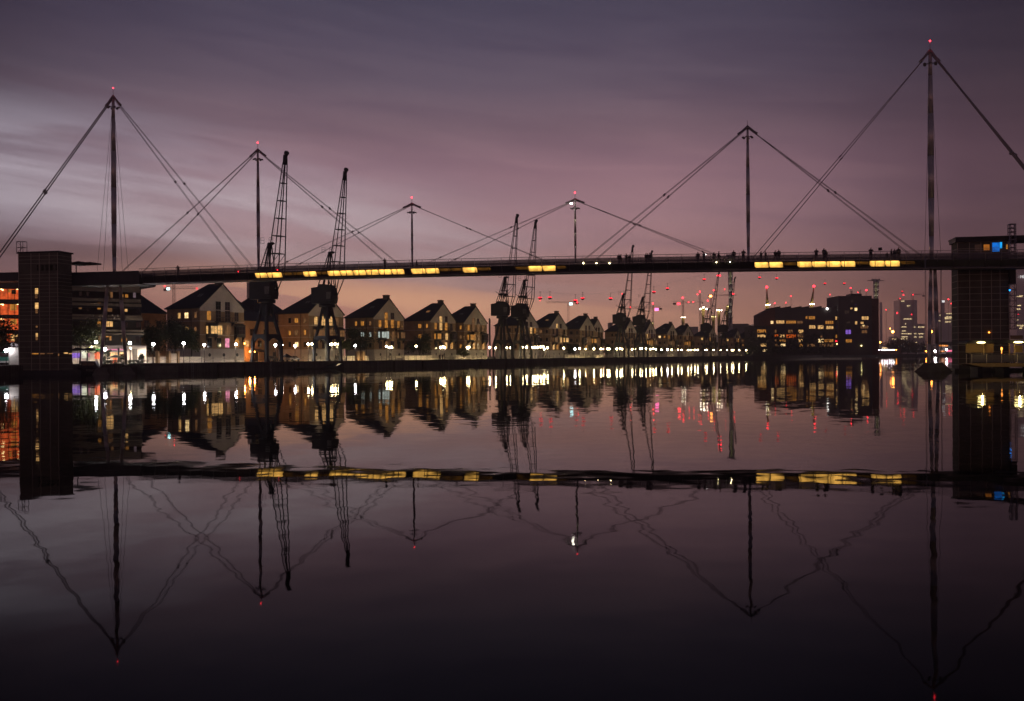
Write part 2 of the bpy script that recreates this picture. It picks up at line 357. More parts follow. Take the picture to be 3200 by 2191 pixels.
def strip(mb, prof, s0, s1, step=3.0, mi=0, close=True):
    k = max(2, int((s1-s0)/step)+1); o = len(mb.v); m = len(prof)
    for i in range(k):
        s = s0+(s1-s0)*i/(k-1)
        for y, z in prof: mb.v.append((s, y, zb(s)+z))
    for i in range(k-1):
        for j in range(m): mb.f.append([o+i*m+j, o+i*m+(j+1) % m, o+(i+1)*m+(j+1) % m, o+(i+1)*m+j]); mb.mi.append(mi); mb.sm.append(False)
    mb.f += [[o+j for j in range(m)][::-1], [o+(k-1)*m+j for j in range(m)]]; mb.mi += [mi]*2; mb.sm += [False]*2
d = MB(); strip(d, prof, S0, S1); d.build('deck', 'deck', br)
for yy in (.02, 3.94):
    d = MB(); strip(d, [(yy,1.3),(yy+.04,1.3),(yy+.04,2.02),(yy,2.02)], S0, S1); d.build('parapet_panel', 'parapet', br)
    d = MB(); strip(d, [(yy-.03,2.38),(yy+.05,2.38),(yy+.05,2.46),(yy-.03,2.46)], S0, S1); d.build('handrail', 'steel', br)
    d = MB(); strip(d, [(yy,2.17),(yy+.03,2.17),(yy+.03,2.20),(yy,2.20)], S0, S1); d.build('mid_rail', 'steel', br)
d = MB(); strip(d, [(.30,-.06),(3.7,-.06),(3.7,0),(.30,0)], S0, S1); d.build('bottom_flange', 'steel', br)
# posts on the near side: one every bay
pst = []; s = sof(2357, 840, 0); 
while s > S0: s -= 2.13
while s < S1-.2: s += 2.13; pst.append(s)
for s in pst[:-1]:
    d = MB(); z = zb(s); d.tube((s, -.03, z+.9), (s, -.03, z+2.4), .032, n=6); d.build('parapet_post', 'steel', br)
d = MB()
for s in pst[:-1]: z = zb(s); d.tube((s, 4.03, z+.9), (s, 4.03, z+2.4), .032, n=5)
d.build('parapet_post', 'steel', br, kind='stuff')
d = MB()
for s in pst[:-1]: z = zb(s); d.prism([(s, .33, z+.02), (s, .0, z+.28), (s, -.04, z+1.1), (s, .06, z+1.1), (s, .40, z+.25)], (.07, 0, 0))
d.build('deck_rib', 'deck', br, kind='stuff')
LITP = [(798,836),(836,882),(948,990),(1024,1064),(1064,1104),(1104,1144),(1144,1184),(1184,1224),(1224,1264),(1285,1330),(1330,1373),(1446,1492),(1650,1695),(1695,1738),
        (2357,2402),(2402,2447),(2491,2537),(2537,2582),(2582,2628),(2628,2673),(2717,2765),(2765,2812)]
DIMP = [(882,915),(915,948),(990,1024),(1373,1410),(1410,1446),(1492,1535),(1610,1650),(1738,1770),(2447,2491),(2673,2717),(2812,2860)]
for (a, c), mat in [(p, 'deckglow') for p in LITP] + [(p, 'deckdim') for p in DIMP]:
    sa, sc = sof(a, 855, .2)+.04, sof(c, 855, .2)-.04; k = .22
    d = MB(); q = lambda s, y, z: (s, y, zb(s)+z)
    h0, h1, y0, y1 = (.27, 1.02, .345, .018) if mat == 'deckglow' else (.55, .95, .222, .048)
    d.prism([q(sa+k, y0-.03, h0), q(sc+k*.2, y0-.03, h0), q(sc, y1-.03, h1-.15), q(sc-k*.6, y1-.035, h1), q(sa, y1-.035, h1), q(sa, y0*.6, h0+.25)], (0, -.03, 0))
    d.build('light_panel', mat, br, label='glowing yellow panel under the walkway' if mat == 'deckglow' else 'dim unlit panel under the walkway')
# small walkway lights
for x, y, mt in ((1823,823,'globew'),(1864,823,'globew'),(1904.7,823,'globew'),(2239,819.5,'globew'),(2281,819,'globew'),(744.6,849,'red'),(867,844,'red')):
    p = bp(x, y, -.12); d = MB(); d.ball(p, .06, n=8, m=5); d.build('deck_light', mt, br)
# landing, canopy and approach at the south end
a, c = bp(222, 850, -.6), bp(434, 846, -.6)
d = MB(); d.box(a.x, c.x, -.6, 4.6, zb(a.x)-.05, zb(0)+1.2); d.box(a.x, c.x, -.6, -.5, zb(0)+1.2, c.z); d.box(a.x, c.x, 4.5, 4.6, zb(0)+1.2, c.z); d.build('landing_deck', 'deck', br)
a = bp(-120, 850, 0); c = bp(56, 850, 0); c2 = bp(56, 877, 0)
d = MB(); d.box(a.x, c.x, .2, 3.8, c2.z, c.z); d.build('approach_walkway', 'deck', br)
a, c = bp(223, 820, 1), bp(293, 820, 1)
d = MB(); d.prism([(a.x, .2, a.z-.15), (a.x+1.9, .2, a.z+.1), (a.x+2.6, .2, a.z-.12), (c.x, .2, c.z-.0), (c.x, .2, c.z-.25), (a.x, .2, a.z-.45)], (0, 3, 0))
e = bp(238, 830, 1.5); d.tube((e.x, 1.5, zb(0)+1.2), (e.x, 1.5, a.z), .09); d.build('canopy', 'dark', br)
# masts
def cable(a, c, r=.045, sep=.22, knots=()):
    a, c = Vector(a), Vector(c); mb = MB(); o = Vector((0, 0, sep/2)) if abs((c-a).z) < abs((c-a).x) else Vector((sep/2*.8, 0, sep/2*.6))
    for k in (-1, 1): mb.tube(a+o*k*.6, c+o*k, r, n=6)
    for f in knots:
        m0 = a.lerp(c, f); m1 = a.lerp(c, f+.35/(c-a).length)
        for k in (-1, 1): mb.tube(m0+o*k, m1+o*k, r*2.6, n=8)
    mb.build('stay_cable', 'cable', br)
MASTS = [  # top px, deck px, radius scale, left deck ends, right deck ends, red beacon
    ((353.5, 300), (351, 842), 1.0, (-66, -58), (748, 797), 1),
    ((805.5, 467), (806, 826), .64, (377, 440), (1212, 1253), 1),
    ((1287, 636), (1288, 812), .40, (858, 905), (1700, 1717), 1),
    ((1797, 622), (1798, 808), .40, (1334, 1387), (2238, 2276), 1),
    ((2336, 395), (2340, 803), .64, (1826, 1855), (2844, 2885), 0),
    ((2906.5, 157), (2913, 802), 1.0, (2356, 2369), (3420, 3440), 1)]
for i, (tp, dp, k, le, ri, red) in enumerate(MASTS):
    T = bp(*tp, 2.0); s = T.x; z0 = zb(s)+1.0; H = T.z - z0
    mb = MB(); pts = [(s, 2, z0+H*f) for f in (0, .12, .3, .5, .7, .88, .985)]; rr = [.26, .34, .43, .45, .40, .30, .24]
    mb.path(pts, [max(.10, r*k) for r in rr], 16); mast = mb.build('mast', 'mast', br)
    g = min(1.0, .55+.45*k)
    mb = MB(); mb.tube((s, 2, T.z-.45*g), (s, 2, T.z+.25*g), .32*g, .05, 12)
    for sg, e in ((-1, le[0]), (1, ri[1])):
        q = bp(e, 812, 2); dv = (Vector((q.x, 2, zb(q.x)+1.2))-T).normalized(); mb.tube(T, T+dv*2.1*g, .20*g, .15*g, 8); mb.tube(T+dv*1.7*g, T+dv*2.2*g, .22*g, n=8)
    mb.tube((s, 2, T.z), (s, 2, T.z+1.1*g), .035, n=6)
    mb.build('mast_head', 'steel', br)
    mb = MB()                                        # ring of floodlight brackets under the head
    zr = T.z-2.0*g
    for q in range(6):
        t = q*math.pi/3+.3; c = Vector((s+math.cos(t)*.85*g, 2+math.sin(t)*.85*g, zr)); mb.tube((s, 2, zr+.15), c, .04, n=5); mb.ball(c, .24*g, .24*g, .17*g, 8, 5)
    mb.build('floodlight_ring', 'steel', br)
    if red:
        mb = MB(); mb.ball((s, 2, T.z+1.35*g), .12, n=8, m=6); mb.build('beacon', 'redbig', br)
    for ends in (le, ri):
        for j, ex in enumerate(ends):
            yl = .15 if j == 0 else 3.85; ey = 570*1.377+ (1200-ex)*.0095 if 0 < ex < 3200 else 860
            q = bp(ex, ey, yl); q.z = zb(q.x)+(1.9 if -10 < q.x < 140 else 1.2)
            T2 = T + Vector((0, (-.18, .18)[j], -.2)); r = .036 if k > .5 else .026
            if i == 0 and ends is le or i == 5 and ends is ri: r = .085
            cable(T2, q, r, .2 if k > .5 else .12, (.42, .9) if k < .5 else (.5,))
MT['mastflood'] = EM('mast_floodlight_glass', (1, .95, .78), 14)
ld = bpy.data.lights.new('mast_spot', 'SPOT'); ld.energy = 90; ld.color = (1, .80, .5); ld.spot_size = R(50); ld.shadow_soft_size = .15; lo = bpy.data.objects.new('mast_spot', ld); COL.objects.link(lo); lo.parent = br
q4 = bp(1786, 640, .6); lo.location = q4; lo.rotation_euler = (bp(1798, 720, 2)-q4).to_track_quat('-Z', 'Y').to_euler()
m4 = bp(1785, 636, 1.2); d = MB(); d.ball(m4, .21, .17, .13, 10, 7); d.build('mast_floodlight', 'mastflood', br, label='lit white floodlight on the mast head')
# slanting legs below the deck and the transverse guys of the two tall masts
def leg(tp, ty, bt, by, r=.30):
    a, c = bp(*tp, ty), bp(*bt, by); mb = MB(); m = a.lerp(c, .45); mb.path([a, a.lerp(c, .2), m, a.lerp(c, .8), c], [r*.7, r, r*1.1, r, r*.6], 14); mb.build('mast_leg', 'mast', br); return c
legs = [leg((337, 876), 1.6, (315, 1144), -2.5), leg((375, 884), 2.4, (394, 1141), 6.5), leg((2909, 836), 1.5, (2903.5, 1136), .2, .26), leg((2922, 836), 2.5, (2930.5, 1134), 3.4, .26)]
for (mt, pts) in (((353.5, 305), (((303.6, 846), -2.2), ((323.5, 846), -1.2), ((382, 844), 5.5), ((400.5, 844), 6.5))), ((2906.5, 165), (((2890, 790), -1.6), ((2939.5, 788), 5.5)))):
    for q, yl in pts:
        mb = MB(); mb.tube(bp(*mt, 2), bp(*q, yl), .028, n=5); mb.build('guy_cable', 'cable', br)
for q0, q1, yl, y2 in (((2890, 800), (2893, 1136), -1.6, -.6), ((2892.5, 800), (2896, 1136), -1.6, -.4), ((2912, 840), (2915, 1136), 2, 1.6), ((2917, 840), (2919, 1136), 2, 1.9), ((2939.5, 800), (2940, 1134), 5.5, 4.2), ((2941.5, 800), (2942, 1134), 5.5, 4.2)):
    mb = MB(); mb.tube(bp(*q0, yl), bp(*q1, y2), .03, n=5); mb.build('guy_cable', 'cable', br)
def pier(c, wt_, wb, h, label):
    mb = MB(); o = [(math.cos(t), math.sin(t)) for t in [q*math.pi/4 for q in range(8)]]; k = [1.0, .7071]*4
    top = [(x*wt_*k[i], y*wt_*k[i], h) for i, (x, y) in enumerate(o)]; bot = [(x*wb*k[i], y*wb*k[i], -.6) for i, (x, y) in enumerate(o)]
    mb.add(bot+top, [tuple(range(8))[::-1], tuple(range(8, 16))]+[(i, (i+1) % 8, 8+(i+1) % 8, 8+i) for i in range(8)])
    wx = BO + BE*c.x + BN*c.y
    mb.build('concrete_pier', 'concrete', None, (wx.x, wx.y, 0), label=label, cat='pier', group='bridge piers in the water')
pier((legs[2]+legs[3])/2, 1.30, 3.55, 1.28, 'dark diamond shaped concrete pier in the water under the tall right mast')
pier(legs[0], .7, 1.9, 1.25, 'dark concrete pier under the left leg of the tall left mast')
pier(legs[1], .7, 2.2, 1.25, 'dark concrete pier under the right leg of the tall left mast')
# floodlight on a pole on the walkway
p = bp(2751, 778, 2.6); t_ = thing('floodlight_pole', BO+BE*p.x+BN*p.y+Vector((0, 0, zb(p.x)+1.2)), 'dark square lamp head on a thin pole above the people on the walkway', 'lamp', BRZ)
h = p.z-zb(p.x)-1.2; d = MB(); d.tube((0, 0, 0), (0, 0, h-.2), .025, n=6); d.build('pole', 'dark', t_); d = MB(); d.obox((-.25, -.1, h-.25), (.5, 0, .06), (0, .2, 0), (-.05, 0, .42)); d.build('lamp_head', 'dark', t_)

# ================================================================ the two lift towers
def frame_tower(cx, D, label):
    u, _ = uv(cx, 900); return thing('lift_tower', (u*D, D, 0), label, 'lift tower', BRZ)
def at_face(t, x, y, yl):                          # local point on plane y=yl of a tower-like thing in the bridge's frame
    u, _ = uv(x, y); O = t.location; s = (u*(O.y+yl*BN.y)-O.x-yl*BN.x)/(BE.x-u*BE.y); D = O.y+s*BE.y+yl*BN.y
    return Vector((s, yl, P(x, y, D).z))
def rect_on(mb, t, x0, y0, x1, y1, yl, dp=.06, mi=0):
    a = at_face(t, x0, y1, yl); c = at_face(t, x1, y0, yl); mb.box(a.x, c.x, yl-dp, yl, a.z, c.z, mi); return mb
lt = frame_tower(182, 164.6, 'dark glazed lift tower beside the landing at the left end of the footbridge')
w = at_face(lt, 58.7, 900, 0).x; zt = at_face(lt, 182, 786, 0).z; zlo = at_face(lt, 182, 1158, 0).z; ga, gb = at_face(lt, 182, 845, 0).z, at_face(lt, 182, 826, 0).z; DP = 3.6
d = MB(); d.box(w, 0, 0, DP, zlo, ga); d.box(w, 0, 0, DP, gb, zt-.12)
ops = [(115, 121), (128, 137), (141, 166), (173, 187)]; xs = [w] + [at_face(lt, min(q, 181), 835, 0).x for o in ops for q in o]
for i in range(0, len(xs), 2): 
    x1 = xs[i+1] if i+1 < len(xs) else 0
    if x1 - xs[i] > .02: d.box(xs[i], x1, 0, DP, ga, gb)
d.build('wall', 'towerclad', lt)
d = MB(); z = zlo+.2
while z < zt-.3:
    if not (ga-.1 < z < gb+.1): d.box(w-.03, .03, -.045, -.001, z, z+.05); d.box(.001, .045, -.04, DP, z, z+.05)
    z += .93 if z < 9 else .62
d.build('louvre', 'towerframe', lt, kind='stuff')
for x in (59.5, 98, 124, 155, 181):
    a = at_face(lt, x, 900, 0); d = MB(); d.box(a.x-.04, a.x+.04, -.085, -.046, zlo, zt-.2); d.build('mullion', 'towerframe', lt)
d = MB(); d.box(w-.15, .25, -.15, DP+.15, zt-.12, zt+.12); d.build('roof', 'dark', lt)
d = MB(); d.box(w-.8, 1.2, -.8, DP+.6, -1.5, zlo); d.build('base', 'deck', lt)
for x0, y0, x1, y1, m in ((110,901,119,919,'lit'),(110,922,117,932,'litdim'),(110,946,120,965,'lit'),(111,965,118,979,'litdim'),(112,1018,118,1024,'litdim'),(112,1041,118,1052,'lit'),(112,1053,118,1063,'litdim')):
    d = MB(); rect_on(d, lt, x0, y0, x1, y1, -.002, .04); d.build('window', m, lt)
for x0, y0, x1, y1, m in ((98,1104,120,1107,'lit2'),(126,1104,140,1107,'litdim'),(147,1104,166,1106,'litdim'),(197,1102,208,1105,'lit'),(212,1105,222,1106,'lit'),(180,1106,183,1112,'litdim')):
    d = MB(); rect_on(d, lt, x0, y0, min(x1, 181), y1, -.002, .04) if x0 < 180 else d.box(.002, .05, (x0-182)/41*DP, (x1-182)/41*DP, 2.7-(y1-1122)*.0532-.0, 2.7-(y0-1122)*.0532+.06); d.build('window', m, lt, label='narrow lit strip low on the tower')
def lattice(t, name, x0, x1, z0, z1, y0, dy, r=.04, step=1.1, mat='steel', ring=False):
    mb = MB(); cs = [(x0, y0), (x1, y0), (x1, y0+dy), (x0, y0+dy)]
    for c in cs: mb.tube((*c, z0), (*c, z1), r, n=5)
    z = z0; i = 0
    while z <= z1+.01:
        for j in range(4): mb.tube((*cs[j], z), (*cs[(j+1) % 4], z), r*.8, n=4)
        if ring and z+step <= z1+.01:
            for q in range(10):
                a0, a1 = q*math.pi/5, (q+1)*math.pi/5; cx, rr = (x0+x1)/2, (x1-x0)*.34
                mb.tube((cx+math.cos(a0)*rr, y0, z+step/2+math.sin(a0)*rr), (cx+math.cos(a1)*rr, y0, z+step/2+math.sin(a1)*rr), r*.7, n=4)
        elif z+step <= z1+.01: mb.tube((*cs[i % 2], z), (*cs[(i+1) % 2], z+step), r*.6, n=4)
        z += step; i += 1
    return mb.build(name, mat, t)
a = at_face(lt, 54, 755, 1.2); c = at_face(lt, 74, 755, 1.2)
lattice(lt, 'service_ladder', w-.75, w-.1, zlo, zt, .9, .6, .03, .9); lattice(lt, 'lattice_mast', a.x, c.x, zt, a.z, 1.0, 1.0, .05, (a.z-zt)/2)

rt = frame_tower(2992, 146.3, 'lift tower with blue lit cabin behind the right end of the footbridge')
w = at_face(rt, 3154, 900, 0).x; zt = at_face(rt, 2992, 742, 0).z
d = MB(); d.box(0, w, 0, 3.6, .4, zt-.25); d.build('wall', 'towerclad', rt)
d = MB(); z = .9
while z < zt-.4: d.box(-.03, w+.03, -.045, -.001, z, z+.06); d.box(-.045, -.001, -.04, 3.6, z, z+.06); z += .95
d.build('louvre', 'towerframe', rt, kind='stuff')
for x in (2993, 3030, 3066, 3098, 3125, 3153):
    a = at_face(rt, x, 900, 0); d = MB(); d.box(a.x-.04, a.x+.04, -.085, -.046, .4, zt-.3); d.build('mullion', 'towerframe', rt)
d = MB(); d.box(-.35, w+5, -.5, 3.9, zt-.25, zt+.0); d.box(-.3, w+5, -.35, 3.7, zt-.75, zt-.25); d.build('roof', 'dark', rt)
for x0, y0, x1, y1, m in ((3074,764,3092,784,'litdim2'),(3101,758,3125,786,'litblue'),(3124,757,3131,776,'litblue2'),(3144,764,3156,778,'lit2'),(3046,764,3068,786,'litfaint')):
    if m == 'litdim2' and m not in MT: MT[m] = LIT('dull_amber_window', lin(255,150,50), .26, .1)
    if m == 'litfaint' and m not in MT: MT[m] = LIT('faint_window', lin(120,80,60), .06, .1)
    if m == 'litblue2' and m not in MT: MT[m] = LIT('bright_blue_screen', lin(20,170,255), 1.0, .1)
    d = MB(); rect_on(d, rt, x0, y0, x1, y1, -.002 - (.05 if m == 'litblue2' else 0), .04); d.build('window', m, rt)
a = at_face(rt, 3155, 700, -.9); c = at_face(rt, 3174.5, 700, -.9); z1 = at_face(rt, 3155, 888, -.9).z; z2 = at_face(rt, 3155, 835, -.9).z; z0 = at_face(rt, 3155, 1028, -.9).z
lattice(rt, 'lattice_mast', a.x, c.x, z0, z1, -.9, .8, .05, (z1-z0)/8); lattice(rt, 'lattice_mast', a.x, c.x, z2, a.z, -.9, .8, .07, (a.z-z2)/11, ring=True)
d = MB(); d.box(a.x+.02, c.x-.02, -.88, -.12, z1, z2); d.build('counterweight', 'dark', rt)
d = MB(); d.box(-.6, w+6, -.6, 4, -1.5, .4); d.build('base', 'deck', rt)
p = at_face(rt, 3155.5, 907, -.95); d = MB(); d.ball(p, .12, n=8, m=5); d.build('blue_lamp', EM('blue_lamp', lin(20,140,255), 4), rt)
p = at_face(rt, 3074+17, 1039, -.12); d = MB(); d.ball(p, .11, n=8, m=5); d.build('wall_lamp', 'orangecone', rt)

# ================================================================ waterside pavilion below the right tower
pv = thing('landing_pavilion', (P(3032, 1140, 135).x, 135, 0), 'low timber clad pavilion with lit canopy on the waterside below the right tower', 'pavilion', BRZ)
A_ = lambda x, y, yl=0: at_face(pv, x, y, yl)
zs0, zs1 = A_(3071, 1147).z, A_(3071, 1136).z; xa = A_(3071, 1140).x
d = MB(); d.prism([(0, 0, zs1), (0, 0, zs1-.12), (xa, 0, zs0), (16, 0, zs0), (16, 0, zs1)], (0, 7, 0)); d.build('floor_slab', 'timber', pv)
d = MB()
for x in (1.2, 4.5, 8, 11.5, 15): d.box(x, x+.6, 1, 5, -1.5, zs0-.02)
d.build('underframe', 'dark', pv)
zr, zq = A_(3100, 1063, 0).z, A_(3100, 1073.5, 0).z; xr = A_(3036, 1068).x
d = MB(); d.prism([(xr-.6, -.3, (zr+zq)/2), (xr, -.3, zr), (16, -.3, zr), (16, -.3, zq), (xr-.6, -.3, zq)], (0, 6.5, 0)); d.build('roof', 'dark', pv)
for x0, y0, x1, y1, yl in ((3017,1074,3073,1102,3),(3075,1074,3104,1102,3),(3172,1080,3195,1102,3),(3157,1048,3196,1060,1.5)):
    d = MB(); rect_on(d, pv, x0, y0, x1, y1, yl, .1); d.build('wall_panel', 'timber', pv)
for x in (3074, 3154, 3170.6):
    a = A_(x, 1090, 1.0); d = MB(); d.tube((a.x, 1.0, zs1), (a.x, 1.0, zq), .09, n=10); d.build('column', 'timber', pv)
for x in (3020, 3036.5, 3083, 3130, 3179):
    a = A_(x, 1110, .05); d = MB(); d.box(a.x-.04, a.x+.04, .02, .1, zs1, zs1+1.32); d.build('railing_post', 'towerframe', pv)
d = MB(); a = A_(3036.5, 1110, .05); d.box(a.x, 16, .04, .07, zs1+.15, zs1+1.2); d.box(a.x-.8, 16, .0, .1, zs1+1.3, zs1+1.37); d.build('railing_panel', 'parapet', pv)
for x, y, wd in ((3066, 1070.5, .55), (3183, 1069.5, .62)):
    a = A_(x, y, -.35); d = MB(); d.ball(a, wd, .12, .10, 12, 6); d.build('canopy_lamp', EM('canopy_lamp', lin(255,232,150), 11), pv)
    ld = bpy.data.lights.new('canopy_light', 'POINT'); ld.energy = 95; ld.color = (1, .72, .28); ld.shadow_soft_size = .12; lo = bpy.data.objects.new('canopy_light', ld); COL.objects.link(lo); lo.parent = pv; lo.location = (a.x, -.75, a.z-.25)
a = A_(3130, 1090, 1.5); d = MB(); d.tube((a.x, 1.5, zs1), (a.x, 1.5, a.z), .03, n=6); d.ball(a, .12, .12, .22, 8, 6); d.build('patio_heater', 'orangecone', pv)
# ================================================================ windows shared by the buildings
WM = {}
def win_mesh(wd, h, mat, cols=2, rows=2):
    k = (round(wd, 2), round(h, 2), mat, cols, rows)
    if k not in WM:
        mb = MB(); mb.box(-wd/2, wd/2, -.03, -.004, 0, h, 0); f = .05
        mb.box(-wd/2-f, wd/2+f, -.07, -.031, h, h+f, 1); mb.box(-wd/2-f-.04, wd/2+f+.04, -.12, -.031, -f-.03, 0, 1)
        for i in range(cols+1): x = -wd/2+wd*i/cols; mb.box(x-.03, x+.03, -.06, -.031, 0, h, 1)
        for i in range(1, rows): z = h*i/rows; mb.box(-wd/2, wd/2, -.058, -.032, z-.025, z+.025, 1)
        o = mb.build('window', [mat, 'frame']); WM[k] = o.data; bpy.data.objects.remove(o)
    return WM[k]
def window(par, pos, side, wd, h, mat, cols=2, rows=2, name='window'):
    o = bpy.data.objects.new(name, win_mesh(wd, h, mat, cols, rows)); COL.objects.link(o); o.parent = par; o.location = pos; o.rotation_euler = (0, 0, {0: 0, 1: -math.pi/2, 2: math.pi/2}[side]); return o
CODE = {'d': 'glass', 'l': 'lit', 'a': 'lit2', 'm': 'litdim', 'b': 'litbright', 'c': 'litcool', 'p': 'litpurple', 'o': 'litorange', 'k': 'litpink'}

# ================================================================ gabled houses along the south quay
def house(c, xc, xr, label, zr=20.8, ze=14.9, L=10.5, top='dddd', up='dd', mid='dddd', low='dddd', sT='ddd', sM='ddd', sB='ddd', wall='brick', back=False, g0=QZ, detail=True):
    a, b_ = online(c, xc), online(c, xr); W = (b_-a).length
    h = thing('brick_house', (a.x, a.y, 0), label, 'house', QRZ, 'gabled houses along the dock')
    zp = g0+3.1; zg = ze-1.0
    if back:                                       # hipped roof, ridge along the quay
        d = MB(); d.box(0, W, 0, L, g0, ze); d.build('wall', wall, h)
        d = MB(); e = .5; d.add([(-e,-e,ze),(W+e,-e,ze),(W+e,L+e,ze),(-e,L+e,ze),(W*.42,L*.5,zr),(W*.60,L*.5,zr)], [(0,1,5,4),(1,2,5),(2,3,4,5),(3,0,4),(3,2,1,0)]); d.build('roof', 'slate', h)
        d = MB(); d.box(W*.40, W*.40+1.6, L*.4, L*.6, zr-1.0, zr+.8); d.build('chimney', 'dkbrick', h)
        for fx in (.2, .5, .8): window(h, (W*fx, 0, ze-3.4), 0, 1.5, 1.6, 'glass')
        return h
    d = MB(); d.box(0, W, 0, L, zp, zg, 0)
    d.prism([(0, 0, zg), (W, 0, zg), (W, 0, ze), (W/2, 0, zr-.25), (0, 0, ze)], (0, .35, 0), 1)
    d.box(0, W, .35, L, zg, ze, 0)
    d.build('wall', [wall, 'render'], h)
    d = MB(); d.box(-.04, W+.04, -.04, L, g0-.1, zp); d.build('plinth', 'plinth', h)
    d = MB()
    for z in (zp+.02, zp+3.35, zp+6.6): d.box(-.07, W+.07, -.07, L, z, z+.14)
    d.build('string_course', 'render', h)
    rb = L*.42                                                     # ridge runs back from the gable, then the roof hips down
    d = MB(); e = .45; t = .22
    A0, B0, C0 = (-e, -.25, ze-.28), (W/2, -.25, zr), (W+e, -.25, ze-.28); D0, E0, F0 = (-e, L+e, ze-.28), (W/2, rb, zr), (W+e, L+e, ze-.28)
    dn = lambda p: (p[0], p[1], p[2]-t)
    d.add([A0, B0, C0, D0, E0, F0]+[dn(p) for p in (A0, B0, C0, D0, E0, F0)], [(0,1,4,3),(1,2,5,4),(3,4,5),(6,9,10,7),(7,10,11,8),(9,11,10),(0,6,7,1),(1,7,8,2),(0,3,9,6),(2,8,11,5),(3,5,11,9)])
    d.build('roof', 'slate', h)
    d = MB(); d.box(W/2-.85, W/2+.85, .3, 1.7, zr-1.2, zr+.75); d.box(W/2-1.0, W/2+1.0, .15, 1.85, zr+.75, zr+.95); d.build('chimney', 'dkbrick', h)
    if back: return h
    # roof light on the visible slope
    f = .45; sx_ = -e+(W/2+e)*f; sz = ze-.28+(zr-ze+.28)*f; k = (zr-ze+.28)/(W/2+e)
    d = MB(); d.obox((sx_, L*.25, sz+.05), (.9, 0, .9*k), (0, 1.3, 0), (-.05*k, 0, .06)); d.build('roof_light', 'cabglass' if 'l' not in up else 'litdim', h)
    for i, ch in enumerate(top):                                   # top row: window, two tall windows, window
        x = W*(.19, .40, .61, .82)[i]; z = zp+6.85
        if i in (1, 2):
            window(h, (x, 0, z-.1), 0, W*.11, 2.55, CODE[ch], 2, 3); window(h, (x, 0, z+2.7), 0, W*.11, 1.9, CODE[up[i-1]], 2, 2)
        else: window(h, (x, 0, z+.1), 0, W*.09, 2.1, CODE[ch])
    d = MB(); d.box(W*.31, W*.74, -1.3, -.05, zp+6.5, zp+6.68)
    for i in range(9 if detail else 4): x = W*.31+W*.43*i/(8 if detail else 3); d.box(x-.03, x+.03, -1.3, -1.24, zp+6.68, zp+7.6)
    d.box(W*.31, W*.74, -1.32, -1.22, zp+7.6, zp+7.68)
    for x in (W*.34, W*.70): d.prism([(x, -.05, zp+5.6), (x, -1.1, zp+6.5), (x, -.05, zp+6.5)], (.1, 0, 0))
    d.build('balcony', 'balc', h)
    for bx, cc in ((W*.22, mid[0]), (W*.86, mid[3])):
        d = MB(); bw = W*.10; z = zp+3.1; d.box(bx-bw, bx+bw, -1.0, -.01, z-.15, z+.55); d.box(bx-bw, bx+bw, -1.0, -.01, z+2.45, z+2.7)
        d.prism([(bx-bw-.1, -1.1, z+2.7), (bx+bw+.1, -1.1, z+2.7), (bx+bw+.1, 0, z+3.15), (bx-bw-.1, 0, z+3.15)], (0, 0, .06))
        for x in (-bw, bw-.12): d.box(bx+x, bx+x+.12, -1.0, -.88, z+.55, z+2.45)
        d.box(bx-bw+.05, bx+bw-.05, -.5, -.01, z+.5, z+2.45)
        for x in (-bw, bw-.1): d.prism([(bx+x, -.02, z-1.3), (bx+x, -.9, z-.15), (bx+x, -.02, z-.15)], (.1, 0, 0))
        bay = d.build('bay_window', 'balc', h)
        window(bay, (bx+bw*.15, -1.0, z+.6), 0, bw*1.45, 1.8, CODE[cc], 2, 2, 'pane'); window(bay, (bx-bw, -.5, z+.6), 1, .7, 1.8, CODE[cc], 1, 2, 'pane')
    for i in (1, 2): window(h, (W*(.44, .63)[i-1], 0, zp+3.5), 0, W*.10, 2.2, CODE[mid[i]], 2, 2)
    for i, ch in enumerate(low): window(h, (W*(.20, .41, .60, .83)[i], 0, zp+.45), 0, W*.10, 2.2, CODE[ch], 2, 2)
    for x in (.20, .52, .83):
        d = MB(); d.tube((W*x, -.09, g0+1.75), (W*x, -.02, g0+1.75), .42, n=14); d.build('porthole', 'dark', h)
    for row, z in ((sT, zp+7.4), (sM, zp+4.0), (sB, zp+.8)):
        for i, ch in enumerate(row):
            if ch != '-': window(h, (0, L*(.62, .40, .13)[i], z), 1, (.85, 1.25, .8)[i], 1.3, CODE[ch], 1 if i != 1 else 2, 1)
    d = MB(); d.tube((-.08, L*.26, g0), (-.08, L*.26, ze-.3), .07, n=6); d.build('drainpipe', 'dark', h)
    return h
CG = 188.5
house(214, 392, 521, 'dark roofed house behind the trees right of the dark balconied apartment block', 19.9, 14.0, back=True)
house(212, 690, 797, 'dark roofed house half hidden behind the right side of the first gabled house', 21.2, 15.2, back=True, wall='brickred')
house(212, 795, 899, 'house showing only its roof slope behind the nearest dock crane', 21.2, 15.4, back=True, wall='brickred')
house(CG, 626, 763, 'first gabled house from the left, with a pink lit lower window', 20.75, top='addd', up='dd', mid='llmd', low='ddka', sT='lbm', sM='dlm', sB='ddd')
house(CG, 966, 1074, 'gabled house behind the second dock crane, with orange lit brick side wall', 20.9, 15.1, top='lllm', up='ad', mid='mmmm', low='dddd', sT='dam', sM='ama', sB='dbd')
house(CG, 1169.4, 1262, 'gabled house with pale cool lit bay window below amber gable windows', 20.8, 15.0, top='aaaa', up='ad', mid='ccmm', low='dmdd', sT='aam', sM='dcc')
house(CG, 1346.5, 1424, 'gabled house with a dark tree against its side, right of the cool lit house', 20.8, 15.0, top='alad', up='ld', mid='adld', low='ddla', sT='-aa', sM='-ad')
